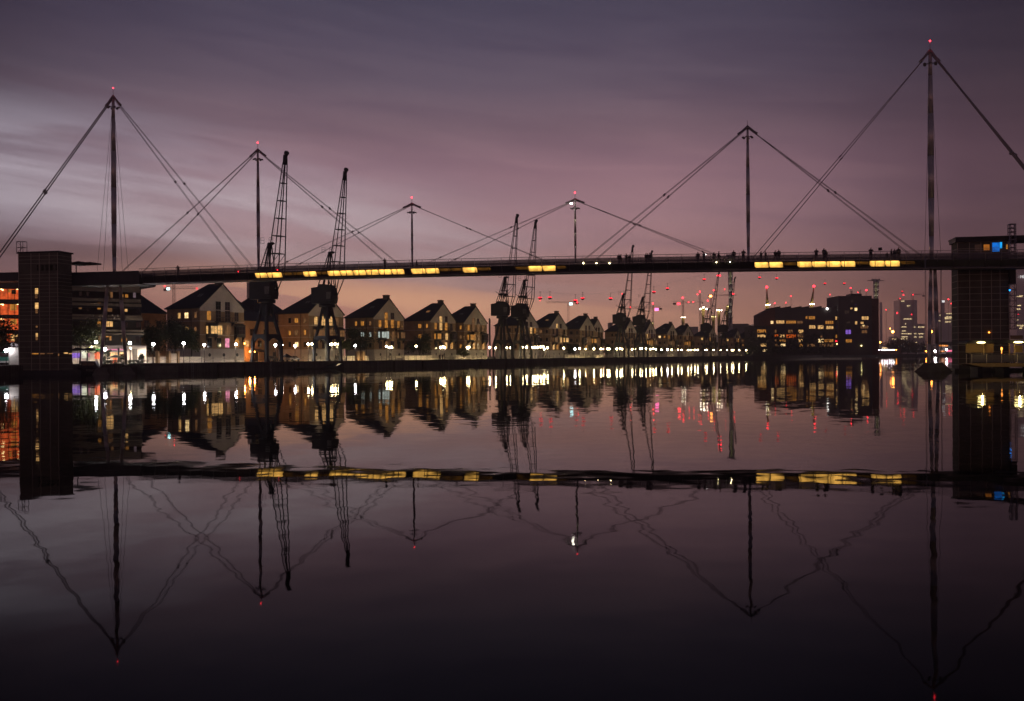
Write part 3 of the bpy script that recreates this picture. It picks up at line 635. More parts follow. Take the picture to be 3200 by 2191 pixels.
house(CG, 1451, 1522, 'gabled house left of the middle pair of dock cranes', 20.7, 15.0, top='ammm', up='md', mid='aamd', low='mama', sT='-aa', sM='-am', sB='-da')
house(CG, 1622, 1683, 'gabled house mostly hidden behind the middle pair of dock cranes', 20.8, 15.0, top='adla', up='dd', mid='dddd', low='dmdd')
house(CG, 1719, 1773, 'gabled house right of the middle pair of dock cranes, with one lit attic window', 20.8, 15.0, top='ddmd', up='ld', mid='mdll', low='ladd', sT='bmd', detail=False)
house(197, 1849, 1886, 'small gabled house tucked behind the right shoulder of its neighbour', 20.6, 15.0, top='amdd', mid='mmmd', detail=False, L=8)
house(CG, 1812.5, 1860, 'gabled house with all its attic windows dark', 20.9, 15.0, top='dddd', mid='dmma', low='dadd', detail=False)
house(CG, 1952, 1989, 'gabled house behind the fifth dock crane from the left', 20.8, 15.0, top='dddd', mid='dmdd', detail=False)
house(CG, 2017, 2050, 'gabled house behind the sixth dock crane from the left', 20.8, 15.0, top='lmdd', up='dd', mid='amam', detail=False)
house(CG, 2084.5, 2117, 'gabled house right of the sixth dock crane, with amber side windows', 20.7, 15.0, top='addm', mid='mdmd', sT='dba', detail=False)
house(CG, 2134.6, 2167, 'gabled house left of the two far lattice cranes, with three lit windows in a row', 20.6, 15.0, top='dmdd', mid='aaad', sT='ddd', detail=False)
house(CG, 2214, 2240, 'house hidden behind the two far lattice cranes', 20.4, 15.0, top='addd', mid='dddd', sT='mld', detail=False)
house(CG, 2293, 2317, 'gabled house right of the far lattice cranes', 20.6, 15.0, top='dmad', mid='dddd', sT='dlm', detail=False)
house(CG, 2339, 2359, 'last small gabled house before the long apartment block', 20.4, 15.0, top='dddd', sT='dmd', sM='dad', detail=False)
# far pale towers seen over the roofs
def slab(name, xa, xb, yt, D, label, cat, mat, lit=(), dp=25, zb_=QZ, base_y=None):
    a, b_ = P(xa, yt, D), P(xb, yt, D); t = thing(name, (a.x, D, 0), label, cat, 0)
    d = MB(); d.box(0, b_.x-a.x, 0, dp, zb_, a.z); d.build('wall', mat, t)
    for it in lit:
        x0, y0, x1, y1, m = it; p, q = P(x0, y1, D), P(x1, y0, D); d = MB(); d.box(p.x-a.x, q.x-a.x, -.05*D/1000-.05, -.01, p.z, q.z); d.build('window', m, t)
    return t
slab('tower_block', 771, 789, 882, 640, 'pale tower block with a lit stairwell, seen just left of the nearest dock crane cabin', 'tower block', 'render', [(781, 894+i*6.5, 786, 898+i*6.5, 'litcool') for i in range(5)])
slab('tower_block', 1527, 1531, 995, 900, 'thin distant tower between the fifth gabled house and the middle cranes', 'tower block', 'apt')
# lanes and gardens between the houses
def wallseg(c, x0, x1, z1, mat, label, th=.3, name='garden_wall', cat='wall', z0=QZ):
    a, b_ = online(c, x0), online(c, x1); L = (b_-a).length; t = MB(); t.box(0, L, 0, th, z0-.05, z1)
    o = t.build(name, mat, None, (a.x, a.y, 0), label=label, cat=cat); o.rotation_euler = (0, 0, QRZ); return o
CW = 184
for x0, x1, lb in ((462, 523, 'low pale garden wall beside the balconied apartment block'), (560, 636, 'low pale garden wall left of the first gabled house'), (1070, 1152, 'low pale wall below the yellow green tree'),
                   (1264, 1352, 'low white wall right of the cool lit gabled house'), (1422, 1455, 'low white wall in the narrow gap between two gabled houses'), (1766, 1812, 'low white wall right of the middle cranes'), (1862, 1888, 'low white wall before the fifth dock crane')):
    wallseg(CW, x0, x1, QZ+1.35, 'plinth', lb, group=None) if False else wallseg(CW, x0, x1, QZ+1.35, 'plinth', lb)
for x0, x1, lb in ((495, 500, 'brick gate pier nearest the apartment block'), (528, 534, 'brick gate pier left of the white gate'), (556, 562, 'brick gate pier right of the white gate'), (1117, 1124, 'lit brick gate pier under the yellow green tree'), (1134, 1141, 'second brick gate pier, right of the yellow green tree')):
    wallseg(CW-1, x0, x1, QZ+2.6, 'brick', lb, .9, 'gate_pier', 'gate pier')
wallseg(CW-.6, 535, 555, QZ+2.1, 'render', 'pale gate between two brick piers under the dark trees', .12, 'garden_gate', 'gate')
# the orange lit lane house behind the nearest crane
a = online(200, 752); lh = thing('lane_house', (a.x, a.y, 0), 'brick house washed in orange light behind the nearest dock crane', 'house', QRZ)
Wl = (online(200, 868)-a).length
d = MB(); d.box(0, Wl, 0, 9, QZ, QZ+10.8); d.build('wall', 'brick', lh)
d = MB(); d.prism([(-.4, -.4, QZ+10.8), (-.4, 9.4, QZ+10.8), (-.4, 4.5, QZ+13.6)], (Wl+.8, 0, 0)); d.build('roof', 'slate', lh)
for x, z, c_ in ((.16, 5.0, 'l'), (.5, 5.0, 'd'), (.30, 5.0, 'a'), (.66, 8, 'd'), (.3, 8, 'd')): window(lh, (Wl*x, 0, QZ+z-1.0), 0, 1.5, 1.6, CODE[c_])
for x in (.36, .62, .86): d = MB(); d.box(Wl*x, Wl*x+1.3, -.05, -.004, QZ, QZ+2.5); d.build('door', 'dark', lh)
d = MB(); d.prism([(Wl*.32, -.01, QZ+3.3), (Wl*.32, -2.2, QZ+2.7), (Wl*.32, -2.2, QZ+2.55), (Wl*.32, -.01, QZ+2.75)], (3.2, 0, 0)); d.tube((Wl*.33, -2.1, QZ), (Wl*.33, -2.1, QZ+2.6), .06); d.build('porch', 'dark', lh)

# ================================================================ apartment blocks at the left
def facade(xa, xb, Da, Db, yref=1000):
    a, b_ = P(xa, yref, Da), P(xb, yref, Db); return Vector((a.x, a.y, 0)), math.atan2(b_.y-a.y, b_.x-a.x), (Vector((b_.x, b_.y))-Vector((a.x, a.y))).length
class Face:                                        # pixels -> local coordinates on a facade that stands on the quay
    def __init__(s, t, rz): s.O = t.location.copy(); s.e = Vector((math.cos(rz), math.sin(rz))); s.n = Vector((-s.e.y, s.e.x))
    def p(s, x, y, yl=0.0):
        u, _ = uv(x, y); k = (u*(s.O.y+yl*s.n.y)-s.O.x-yl*s.n.x)/(s.e.x-u*s.e.y); D = s.O.y+k*s.e.y+yl*s.n.y; return Vector((k, yl, P(x, y, D).z))
    def rect(s, mb, x0, y0, x1, y1, yl=-.02, dp=.05, mi=0):
        a, c = s.p(x0, y1, yl), s.p(x1, y0, yl); mb.box(a.x, c.x, yl-dp, yl, a.z, c.z, mi); return mb
def put(f, par, name, mat, rects, yl=-.02, dp=.05, **kw):
    for r_ in rects: d = MB(); f.rect(d, *r_[:4], yl, dp); d.build(name, r_[4] if len(r_) > 4 else mat, par, **kw)
O, rz, W = facade(212, 441, 195, 204); a1 = thing('apartment_block', O, 'dark apartment block with pale balcony bands above a restaurant, behind the left landing', 'apartment block', rz); f1 = Face(a1, rz)
zt = f1.p(330, 893).z; zg = f1.p(330, 1080).z
d = MB(); d.box(0, W, 0, 14, zg, zt); d.build('wall', 'dkwall', a1)
d = MB(); d.box(0, W+1.0, -.1, 14, QZ, zg); d.build('ground_floor', 'plinth', a1)
d = MB(); d.box(-.5, W+2.4, -1.6, 14.5, zt, zt+.3); d.build('roof', 'dark', a1)
for i, (y0, y1) in enumerate(((896,899),(905,908),(936,940),(951,954),(986,989),(995,998),(1032,1035),(1042,1045))):
    x1 = 436+i*2.0; a, c = f1.p(222, y1, -1.3), f1.p(x1, y0, -1.3); d = MB(); d.box(a.x, c.x, -1.4, -1.3, a.z, c.z); d.box(c.x-.1, c.x, -1.3, 0, a.z, c.z); d.build('balcony_rail', 'band', a1)
for i, y in enumerate((956, 999, 1046)): a, c = f1.p(222, y+3, -1.3), f1.p(440+3*i, y, -1.3); d = MB(); d.box(a.x, c.x, -1.35, -.01, a.z, c.z); d.build('balcony_floor', 'dark', a1)
put(f1, a1, 'window', 'lit', [(305,947,314,967,'lit2'),(305,995,314,1026,'lit2'),(330,997,341,1021),(343,997,352,1021),(331,1044,340,1054,'lit2'),(342,1044,348,1064,'lit2'),(389,953,397,960,'lit'),(390,966,398,974),(379,920,385,929,'lit2'),(391,920,400,930,'lit2'),
    (416,911,424,930,'litcool2'),(246,948,255,966,'litdim'),(252,996,255,1006,'litdim'),(336,951,350,974,'litdim'),(307,1044,314,1066,'litdim'),(393,1058,397,1067,'lit2'),(379,1058,382,1068,'lit2'),(246,900,256,925,'glass'),(270,900,278,925,'glass'),(270,947,278,972,'glass'),(344,910,352,930,'litdim'),(391,1000,398,1022,'glass'),(425,1000,435,1024,'glass'),(425,1048,434,1070,'glass'),(425,955,434,978,'glass')]) if MT.setdefault('litcool2', LIT('pale_dusk_window', lin(190,160,170), .3, .3)) else None
put(f1, a1, 'shop_window', 'shop', [(226,1104,239,1119,'litpurple'),(240,1104,255,1119,'litpurple'),(276,1104,280,1117,'litpink'),(296,1101,311,1122,'shopred'),(336,1101,367,1120),(374,1101,388,1120),(353,1118,366,1134,'shopred')], -.15)
put(f1, a1, 'lit_pillar', 'litwhite', [(254,1094,270,1119)], -.15) if MT.setdefault('litwhite', LIT('white_pillar_glow', lin(250,250,220), .75, .05)) else None  # white pillar whose lit look is put in as emission
put(f1, a1, 'door', 'frame', [(414,1090,429,1129)], -.15)
put(f1, a1, 'column', 'dark', [(368,1088,372,1130),(271,1092,274,1128)], -.15, .3)
sgn = []
for x0, y0, x1, y1, m in ((297,1091,313,1094,'signg'),(334,1091.5,367,1094.5,'signp'),(374,1091.5,387,1094.5,'signp')):
    d = MB(); f1.rect(d, x0, y0, x1, y1, -.2, .1); d.build('lit_sign', m, a1)
def text(s, pos, size, mat, par=None, rz_=0, name='lettering', **kw):
    c = bpy.data.curves.new(name, 'FONT'); c.body = s; c.size = size; c.align_x = 'CENTER'; c.extrude = .01*size; c.materials.append(MT[mat]); o = bpy.data.objects.new(name, c); COL.objects.link(o)
    o.rotation_euler = (R(90), 0, rz_); o.location = pos
    if name == 'tower_sign': c.align_x = 'LEFT'
    me = bpy.data.meshes.new_from_object(o.evaluated_get(bpy.context.evaluated_depsgraph_get())); o2 = bpy.data.objects.new(name, me); COL.objects.link(o2); o2.rotation_euler = o.rotation_euler; o2.location = pos
    bpy.data.objects.remove(o); o = o2
    if par: o.parent = par
    tag(o, **kw); return o
d = MB(); f1.rect(d, 333, 1095, 368, 1100.5, -.2, .06); d.build('sign_board', 'white', a1)
d = MB(); f1.rect(d, 374, 1095, 388, 1100.5, -.2, .06); d.build('sign_board', 'white', a1)
p = f1.p(350.5, 1099.3, -.29); text('RESTAURANT', p, .42, 'blind', a1); p = f1.p(381, 1099.3, -.29); text('BAR', p, .42, 'blind', a1)

O, rz, W = facade(-90, 66, 196, 199); a0 = thing('apartment_block', O, 'apartment block with glowing orange red stair galleries at the far left', 'apartment block', rz); f0 = Face(a0, rz)
zt = f0.p(20, 880).z
d = MB(); d.box(0, W, 0.9, 14, QZ, zt); d.build('wall', 'dkbrick', a0)
for y0, y1 in ((878,901),(936,949),(984,995),(1031,1043),(1071,1094)):
    a, c = f0.p(-90, y1), f0.p(66, y0); d = MB(); d.box(a.x, c.x, -.1, 1.0, a.z, c.z); d.build('gallery_slab', 'dkbrick', a0)
put(f0, a0, 'gallery', 'litorange', [(-85,901,24,936),(25,901,57,936),(-85,949,24,984),(25,949,57,984),(-85,995,24,1031),(25,995,57,1031),(22,1043,44,1071)], .85)
put(f0, a0, 'window', 'lit2', [(32,951,52,970),(33,998,52,1014),(34,1045,46,1066,'lit'),(48,1045,55,1052,'lit'),(26,905,34,914),(-3,1052,2,1078,'lit2')], .78)
put(f0, a0, 'window', 'dkblind', [(36,906,50,919)], .74) if MT.setdefault('dkblind', M_('grey_green_blind', (.12,.14,.09))) else None
for x, y in ((4,903),(8,906),(54,903),(4,950),(9,952),(55,950),(2,996),(10,1000)):
    p = f0.p(x, y, .4); d = MB(); d.ball(p, .16, n=8, m=5); d.build('gallery_lamp', 'flood2', a0) if MT.setdefault('flood2', EM('gallery_lamp', lin(255,225,150), 5)) else None
for x in (0, 25, 46):
    p0, p1 = f0.p(x, 936, -.05), f0.p(x, 901, -.05); d = MB(); d.box(p0.x-.05, p0.x+.05, -.09, -.02, f0.p(x, 1071).z, p1.z); d.build('gallery_post', 'dark', a0)

# ================================================================ dockside cranes
def crane(label, lattice_=False):
    c = thing('dock_crane', (0, 0, 0), label, 'dock crane', 0, 'old dockside cranes on the quay')
    hp = 2.3
    lg = thing('portal', (0, 0, 0), None, None, QRZ+R(14)); lg.parent = c                    # portal squares with the quay, the jib does not
    for x in (-1, 1):
        for y in (-1, 1):
            d = MB()
            if lattice_:
                for k in (0, .55): d.tube((x*(hp-k), y*hp, 0), (x*(.9-k*.3), y*.9, 13), .14, n=5)
                for i in range(9): z = i*1.4; f = 1-z/13; r0 = .9+(hp-.9)*f; d.tube((x*r0, y*r0, z), (x*(r0-.6), y*(r0-.1), z+1.3), .07, n=4)
                d.box(x*hp-.4, x*hp+.4, y*hp-.4, y*hp+.4, 0, .6)
            else:
                for (z0, r0, w0), (z1, r1, w1) in (((0, hp, .25), (4.8, hp-.12, .33)), ((4.8, hp-.12, .33), (9.0, hp-.95, .27)), ((9.0, hp-.95, .27), (13.2, .75, .24))):
                    p = [(x*r0-w0, y*r0-w0, z0), (x*r0+w0, y*r0-w0, z0), (x*r0+w0, y*r0+w0, z0), (x*r0-w0, y*r0+w0, z0)]; q = [(x*r1-w1, y*r1-w1, z1), (x*r1+w1, y*r1-w1, z1), (x*r1+w1, y*r1+w1, z1), (x*r1-w1, y*r1+w1, z1)]
                    d.add(p+q, [(3,2,1,0),(4,5,6,7),(0,1,5,4),(1,2,6,5),(2,3,7,6),(3,0,4,7)])
                d.box(x*hp-.42, x*hp+.42, y*hp-.38, y*hp+.38, -.02, .5)
            o = d.build('leg', 'cranegrey' if not lattice_ else 'cranesteel', lg)
    for k, (ax, ay) in enumerate(((1, 0), (0, 1), (1, 0), (0, 1))):  # arched braces between the legs
        sgn_ = (-1, -1, 1, 1)[k]; pts = []
        for i in range(9):
            t = -1+2*i/8; pts.append((t*(hp-.3), 4.3 + (1-t*t)*1.15))
        top = [(t*(hp-.3), 6.3) for t in (1, -1)]
        f3 = (lambda u_, z: (u_, sgn_*(hp-.2)-.18, z)) if ax else (lambda u_, z: (sgn_*(hp-.2)-.18, u_, z))
        d = MB(); 
        for i in range(8): d.prism([f3(pts[i][0], pts[i][1]), f3(pts[i+1][0], pts[i+1][1]), f3(pts[i+1][0], 6.3), f3(pts[i][0], 6.3)], (0, .36, 0) if ax else (.36, 0, 0))
        d.build('portal_beam', 'cranegrey' if not lattice_ else 'cranesteel', lg)
    d = MB(); d.tube((0, 0, 10.5), (0, 0, 14.2), .75, 1.5, 16); d.tube((0, 0, 13.4), (0, 0, 14.2), 2.0, 2.0, 20); d.build('turntable', 'cranesteel', c)
    ch = {}
    d = MB(); d.prism([(-3.6, -1.5, 14.3), (2.0, -1.5, 14.3), (2.3, -1.5, 15.6), (2.0, -1.5, 17.9), (1.1, -1.5, 18.9), (-1.2, -1.5, 19.1), (-1.9, -1.5, 18.4), (-3.6, -1.5, 18.2)], (0, 3.0, 0)); hs = d.build('machinery_house', 'cranesteel', c)
    if not lattice_:
        d = MB(); d.prism([(1.2, -2.6, 14.9), (2.4, -2.6, 14.9), (2.7, -2.6, 17.3), (1.0, -2.6, 17.3)], (0, 1.1, 0)); cb = d.build('cab', 'cranesteel', c)
        d = MB(); d.prism([(1.3, -2.64, 15.3), (2.3, -2.64, 15.3), (2.5, -2.64, 17.0), (1.2, -2.64, 17.0)], (0, .05, 0)); d.build('window', 'cabglass', cb)
    # A frame
    d = MB(); hx, hz_ = 1.0, 26.6
    for y in (-1.1, 1.1):
        d.tube((-1.9, y, 18.5), (hx-.3, y*.35, hz_), .13); d.tube((-.2, y, 18.9), (hx, y*.35, hz_), .20); d.tube((1.9, y, 18.4), (hx+.2, y*.35, hz_), .13)
        for f in (.25, .5, .75): d.tube(Vector((-1.9, y, 18.5)).lerp(Vector((hx-.3, y*.35, hz_)), f), Vector((1.9, y, 18.4)).lerp(Vector((hx+.2, y*.35, hz_)), f), .06, n=4)
    d.tube((-.1, -1.1, 21.5), (1.6, 1.1, 21.5), .16); d.box(-.9, 1.7, -.9, .9, 20.9, 21.6); d.tube((-2.4, 0, 22.3), (-1.0, 0, 21.4), .08)
    d.build('a_frame', 'cranesteel', c)
    d = MB(); d.ball((hx+.5, 0, hz_+.3), .8, .4, .34, 10, 6); d.tube((hx, -.5, hz_+.1), (hx, .5, hz_+.1), .42, n=12)
    for x0 in (-.9, 1.3):
        for z in (hz_+.3, hz_+1.0, hz_+1.6): d.tube((x0, -.8, z), (x0+.9, -.8, z), .035, n=4)
        for x in (x0, x0+.9): d.tube((x, -.8, hz_+.2), (x, -.8, hz_+1.6), .035, n=4)
    d.build('frame_head', 'cranesteel', c)
    # jib: box of four chords, wide near its foot, tapering to the tip
    piv = Vector((2.6, 0, 16.2)); tip = Vector((5.55 if not lattice_ else 7.0, 0, 46.7)); DJ = 3.15 if not lattice_ else 2.3; K = [(0, .15, .5), (.14, 3.15, 1.30)]  # fraction, depth, half width
    def sec(f, dk=None):
        if f < .14: q = f/.14; dp_ = .15+(DJ-.15)*q; hw = .5+.8*q
        else: q = (f-.14)/.86; dp_ = DJ+(.45-DJ)*q; hw = 1.30+(.30-1.30)*q
        fr = piv.x + (4.05-piv.x)*min(1, f/.14) if f < .14 else 4.05+(tip.x-4.05)*(f-.14)/.86      # front chord x
        z = piv.z+(tip.z-piv.z)*f
        return [Vector((fr, -hw, z)), Vector((fr, hw, z)), Vector((fr-dp_, hw, z+dp_*.08)), Vector((fr-dp_, -hw, z+dp_*.08))]
    fs = [0, .14, .27, .40, .53, .66, .79, .93]
    d = MB(); th = .075
    for i in range(len(fs)-1):
        A_s, B_s = sec(fs[i]), sec(fs[i+1])
        for j in range(4): d.tube(A_s[j], B_s[j], .135 if j < 2 else .12, n=5)
        for j in range(4): d.tube(B_s[j], B_s[(j+1) % 4], .09, n=4)
        if i == 0: d.tube(A_s[0], B_s[3], .09); d.tube(A_s[1], B_s[2], .09); d.tube(B_s[0], B_s[2], .07)
        if lattice_ :
            for q in range(4):
                a_, b2 = sec(fs[i]+(fs[i+1]-fs[i])*q/4), sec(fs[i]+(fs[i+1]-fs[i])*(q+1)/4)
                for j in range(4): d.tube(a_[j], b2[(j+1) % 4], .05, n=4)
        elif i == 1: d.tube(A_s[3], B_s[0], .06); d.tube(A_s[2], B_s[1], .06)
    e = sec(.93)
    for j in range(4): d.tube(e[j], Vector((tip.x-.1, e[j].y*.8, tip.z)), .13)
    d.prism([tuple(p) for p in e], tuple(Vector((tip.x-.3, 0, tip.z))-sum(e, Vector())/4))
    d.build('jib', 'cranesteel', c)
    d = MB(); d.tube((tip.x, -.3, tip.z+.4), (tip.x, .3, tip.z+.4), .50, n=14); d.ball((tip.x-.05, 0, tip.z+.1), .42, .34, .6, 10, 6); d.build('jib_head', 'cranesteel', c)
    d = MB()
    for y in (-.25, .25): d.tube((hx+.6, y, hz_+.3), (tip.x-.6, y, tip.z), .025, n=4); d.tube((hx+.6, y, hz_), tuple(sec(.34)[3]), .05, n=4)
    d.build('luffing_rope', 'cable', c)
    return c
CR = [(834, 'nearest dock crane, tallest in the photo, rising right of the second bridge mast'), (1023, 'second dock crane, before the orange lit gabled house'), (1571, 'left crane of the middle pair under the fourth mast'), (1632, 'right crane of the middle pair, beside the gabled house with one lit attic window'),
      (1942, 'left crane of the pair under the crowd on the walkway'), (2003, 'right crane of the pair under the crowd on the walkway')]
c0 = None
for i, (x, lb) in enumerate(CR):
    p = online(167.2, x)
    if c0 is None: c0 = crane(lb); o = c0
    else: o = copy_tree(c0, (0, 0, 0), label=lb)
    o.location = (p.x, p.y, QZ); o.rotation_euler = (0, 0, R(-20+[0,1.5,2,-1,3,1][i])); o.scale = (1, 1, [1, 1, 1.015, 1.015, 1.035, 1.035][i])
l0 = crane('left of the two far lattice cranes, with a red light band near its tip', True)
for i, (x, o) in enumerate(((2209, l0), (2262, None))):
    p = online(167.2, x)
    if o is None: o = copy_tree(l0, (0, 0, 0), label='right of the two far lattice cranes, in front of the tall cable car pylon')
    o.location = (p.x, p.y, QZ); o.rotation_euler = (0, 0, R(-8))
D7 = online(167.2, 2209).y
for x in (2242, 2246, 2250): 
    p = P(x, 861.3, D7); q = Vector((p.x-l0.location.x, p.y-l0.location.y)); a_ = -l0.rotation_euler.z
    d = MB(); d.ball((q.x*math.cos(a_)-q.y*math.sin(a_), q.x*math.sin(a_)+q.y*math.cos(a_)-.5, p.z-QZ), .38, n=8, m=5); d.build('beacon', 'red', l0)

# ================================================================ lamp posts along the quay
def lamp_post(mat, h, label, group='globe lamps along the quay', r=.34, orange=False):
    t = thing('lamp_post', (0, 0, 0), label, 'street lamp', 0, group)
    d = MB(); d.tube((0, 0, 0), (0, 0, .5), .11, .09, 8); d.tube((0, 0, .5), (0, 0, h-r), .055, .045, 8); d.tube((0, 0, h-r-.12), (0, 0, h-r+.05), .10, .14, 8); d.build('post', 'dark', t)
    d = MB(); d.ball((0, 0, h), r, n=12, m=8); d.build('globe', mat, t)
    if r > .2 and group == 'globe lamps along the quay':      # the lamp's downward light
        ld = bpy.data.lights.get('quay_light_'+mat)
        if ld is None: ld = bpy.data.lights.new('quay_light_'+mat, 'SPOT'); ld.energy = 1700 if mat == 'globe' else 1900; ld.color = (1, .84, .70) if mat == 'globe' else (1, .74, .40); ld.spot_size = R(168); ld.spot_blend = .3; ld.shadow_soft_size = .12
        lo = bpy.data.objects.new('lamp_light', ld); COL.objects.link(lo); lo.parent = t; lo.location = (QN.x*.42, QN.y*.42, h-.1)
    if group == 'orange lane lamps':
        ld = bpy.data.lights.new('lane_light', 'POINT'); ld.energy = 420; ld.color = (1, .34, .08); ld.shadow_soft_size = .3; lo = bpy.data.objects.new('lane_light', ld); COL.objects.link(lo); lo.parent = t; lo.location = (0, 0, h-.6-r)
    return t
LP = [(300,1069.7,'c'),(406,1072.6,'c'),(407.7,1088.5,'s'),(479,1075.5,'c'),(573.7,1073,'c'),(638.4,1077.8,'c'),(737,1076,'c'),(860.7,1078,'c'),(881,1077.5,'c'),(921.8,1081,'c'),(963,1075.7,'w'),(975,1075.7,'w'),(1019,1077.2,'w'),(1029.5,1076.6,'w'),(1037.4,1076,'w'),(1047.4,1075,'w'),(1058.5,1075.6,'w'),(1109.7,1080.4,'c'),
 (1208,1083,'w'),(1217,1086,'w'),(1223.5,1085,'w'),(1300.3,1082,'w'),(1376.3,1085.7,'w'),(1384,1084,'w'),(1389.5,1085.7,'w'),(1460,1085.7,'w'),(1465.5,1085.7,'w'),(1530,1086,'w'),(1549,1087.5,'w'),(1582.8,1086.8,'w'),(1595.2,1087,'w'),(1635.6,1085.2,'w'),(1645.6,1085.2,'w'),(1664,1085.4,'w'),(1672.5,1085.2,'w'),(1680,1085,'w'),(1689.4,1084.4,'w'),(1698.2,1084.4,'w'),(1701,1091,'w'),(1711,1087,'w'),
 (1761.8,1088,'w'),(1796.7,1090.7,'c'),(1811,1089,'w'),(1830,1090.7,'s'),(1856,1089.7,'w'),(1877.7,1090.7,'w'),(1885,1091.5,'s'),(1898.3,1090.7,'w'),(1904,1090.7,'w'),(1927,1090.2,'w'),(1937,1089.6,'w'),(1944,1091,'w'),(1975.4,1091.5,'w'),(1985.4,1091.5,'s'),(2001,1089.7,'w'),(2008.4,1089.4,'w'),(2019.2,1090.2,'w'),(2032,1091.5,'w'),(2041.7,1089.7,'w'),(2049.6,1091.5,'w'),(2067,1093,'w'),(2085.7,1092.3,'c'),
 (2099.3,1093.3,'w'),(2119,1093.3,'w'),(2130,1093.6,'w'),(2150.5,1094,'w'),(2160,1094,'w'),(2171.3,1094,'w'),(2180.3,1094,'w'),(2203.3,1094.2,'s'),(2208.3,1094.2,'w'),(2230.2,1094.2,'w'),(2251.3,1094.2,'w'),(2271.4,1094.2,'w'),(2287,1094.2,'w'),(2291.7,1094.2,'w'),(2310,1094.2,'w'),(2331.8,1094.7,'w'),(2353,1095,'w'),(2366.7,1095.5,'w'),(2375,1095,'w'),(2433.7,1095,'c'),(2446,1095,'c')]
SPOT = [(0,600,'by the balconied apartment block and its garden'),(600,780,'in front of the first gabled house'),(780,950,'just right of the nearest dock crane'),(950,1075,'at the feet of the second dock crane'),(1075,1160,'below the yellow green tree'),(1160,1275,'in front of the cool lit gabled house'),
        (1275,1345,'before the dark tree right of the cool lit house'),(1345,1430,'by the gabled house with the dark tree'),(1430,1525,'by the gabled house left of the middle cranes'),(1525,1600,'beside the legs of the left middle crane'),(1600,1715,'by the right middle crane'),(1715,1800,'by the house with one lit attic window'),
        (1800,1890,'in front of the houses with dark attic windows'),(1890,1995,'at the feet of the fifth dock crane'),(1995,2056,'at the feet of the sixth dock crane'),(2056,2140,'right of the sixth dock crane'),(2140,2200,'left of the far lattice cranes'),(2200,2300,'below the far lattice cranes'),(2300,2400,'in front of the last small gabled houses'),(2400,3000,'in front of the long apartment block')]
def spot_of(x):
    for a, b_, s in SPOT:
        if a <= x < b_: return s
cnt = {}
for x, y, k in LP: cnt[spot_of(x)] = cnt.get(spot_of(x), 0)+1
seen = {}; protos = {}
for x, y, k in LP:
    s = spot_of(x); i = seen.get(s, 0); seen[s] = i+1
    col = {'c': 'cool white', 'w': 'warm white', 's': 'small'}[k]
    lb = f"{col} globe lamp {s}" + ('' if cnt[s] == 1 else f", {ORD[i]} from left")
    p = online(172.6, x, y); D = p.y; z = P(x, y, D).z; h = z-QZ
    mat = 'globew' if k != 'c' else 'globe'; r = .28 if k != 's' else .15
    r *= 1.0 if D < 350 else 1.2
    t = lamp_post(mat, h, lb, r=r); t.location = (p.x, p.y, QZ)
# shop lamp and orange lamps
p = P(328, 1092, 186); t = lamp_post('globe', p.z-QZ, 'dazzling white lamp between the restaurant sign and the left bridge leg', 'lamps among the shops', r=.30); t.location = (p.x, p.y, QZ)
for x, y, c_, lb in ((794, 1099.5, 197, 'orange lamp in the lane seen through the arch of the nearest crane'), (763, 1073.6, 196, 'tall orange lamp right beside the first gabled house'), (781.5, 1099, 198, 'small orange lamp half hidden by the left leg of the nearest crane')):
    p = online(c_, x, y); z = P(x, y, p.y).z; t = lamp_post('globeo', z-QZ, lb, 'orange lane lamps', r=.26); t.location = (p.x, p.y, QZ)
# west end of the dock
for i, x in enumerate((2510.5, 2523.7, 2584.7, 2599, 2661.8, 2676.6)):
    D = 860; p = P(x, 1094.3, D); t = lamp_post('globe', p.z-QZ, f'small white lamp below the long apartment block, {ORD[i]} of six from the left', 'lamps below the long apartment block', r=.40); t.location = (p.x, D, QZ)
for i, x in enumerate((2713.3, 2721.4, 2730, 2739.4, 2746.5, 2756.5, 2764.5, 2772.4, 2779.8, 2786.4, 2793, 2801)):
    D = 905; p = P(x, 1093.4, D); t = lamp_post('globe' if i < 11 else 'globeo', p.z-QZ, f'lamp in the dense row at the far dock end, {ORD[i]} from the left', 'row of lamps at the far end of the dock', r=.34); t.location = (p.x, D, QZ)

# ================================================================ quay chain fence, ladders, bollards
fn = thing('chain_fence', (*online(164.6, 434)[:2], QZ), 'iron posts with hanging chains along the edge of the south quay', 'fence', QRZ)
L = (online(164.6, 2400)-online(164.6, 434)).length; sp_ = 3.3; n_ = int(L/sp_); ch = MB(); far = MB()
pm = MB(); pm.tube((0, 0, 0), (0, 0, 1.15), .05, .04, 6); pm.ball((0, 0, 1.2), .075, n=6, m=5); po = pm.build('post', 'dark', fn); po.location = (0, 0, 0)
for i in range(1, n_):
    if i < 95: q = po.copy(); COL.objects.link(q); q.parent = fn; q.location = (i*sp_, 0, 0)
    else: far.tube((i*sp_, 0, 0), (i*sp_, 0, 1.2), .05, n=4)
for i in range(n_-1):
    for k in range(6):
        a, c = k/6, (k+1)/6; za = 1.0-.42*4*a*(1-a); zc = 1.0-.42*4*c*(1-c); ch.tube(((i+a)*sp_, 0, za), ((i+c)*sp_, 0, zc), .022, n=3, cap=False)
ch.build('chain', 'dark', fn); far.build('post', 'dark', fn, kind='stuff')
cp = MB(); cp.box(0, L, -1.0, .0, -.02, .10); cp.build('kerb_stone', 'paving', None, (fn.location.x, fn.location.y, QZ), kind='structure').rotation_euler = (0, 0, QRZ)
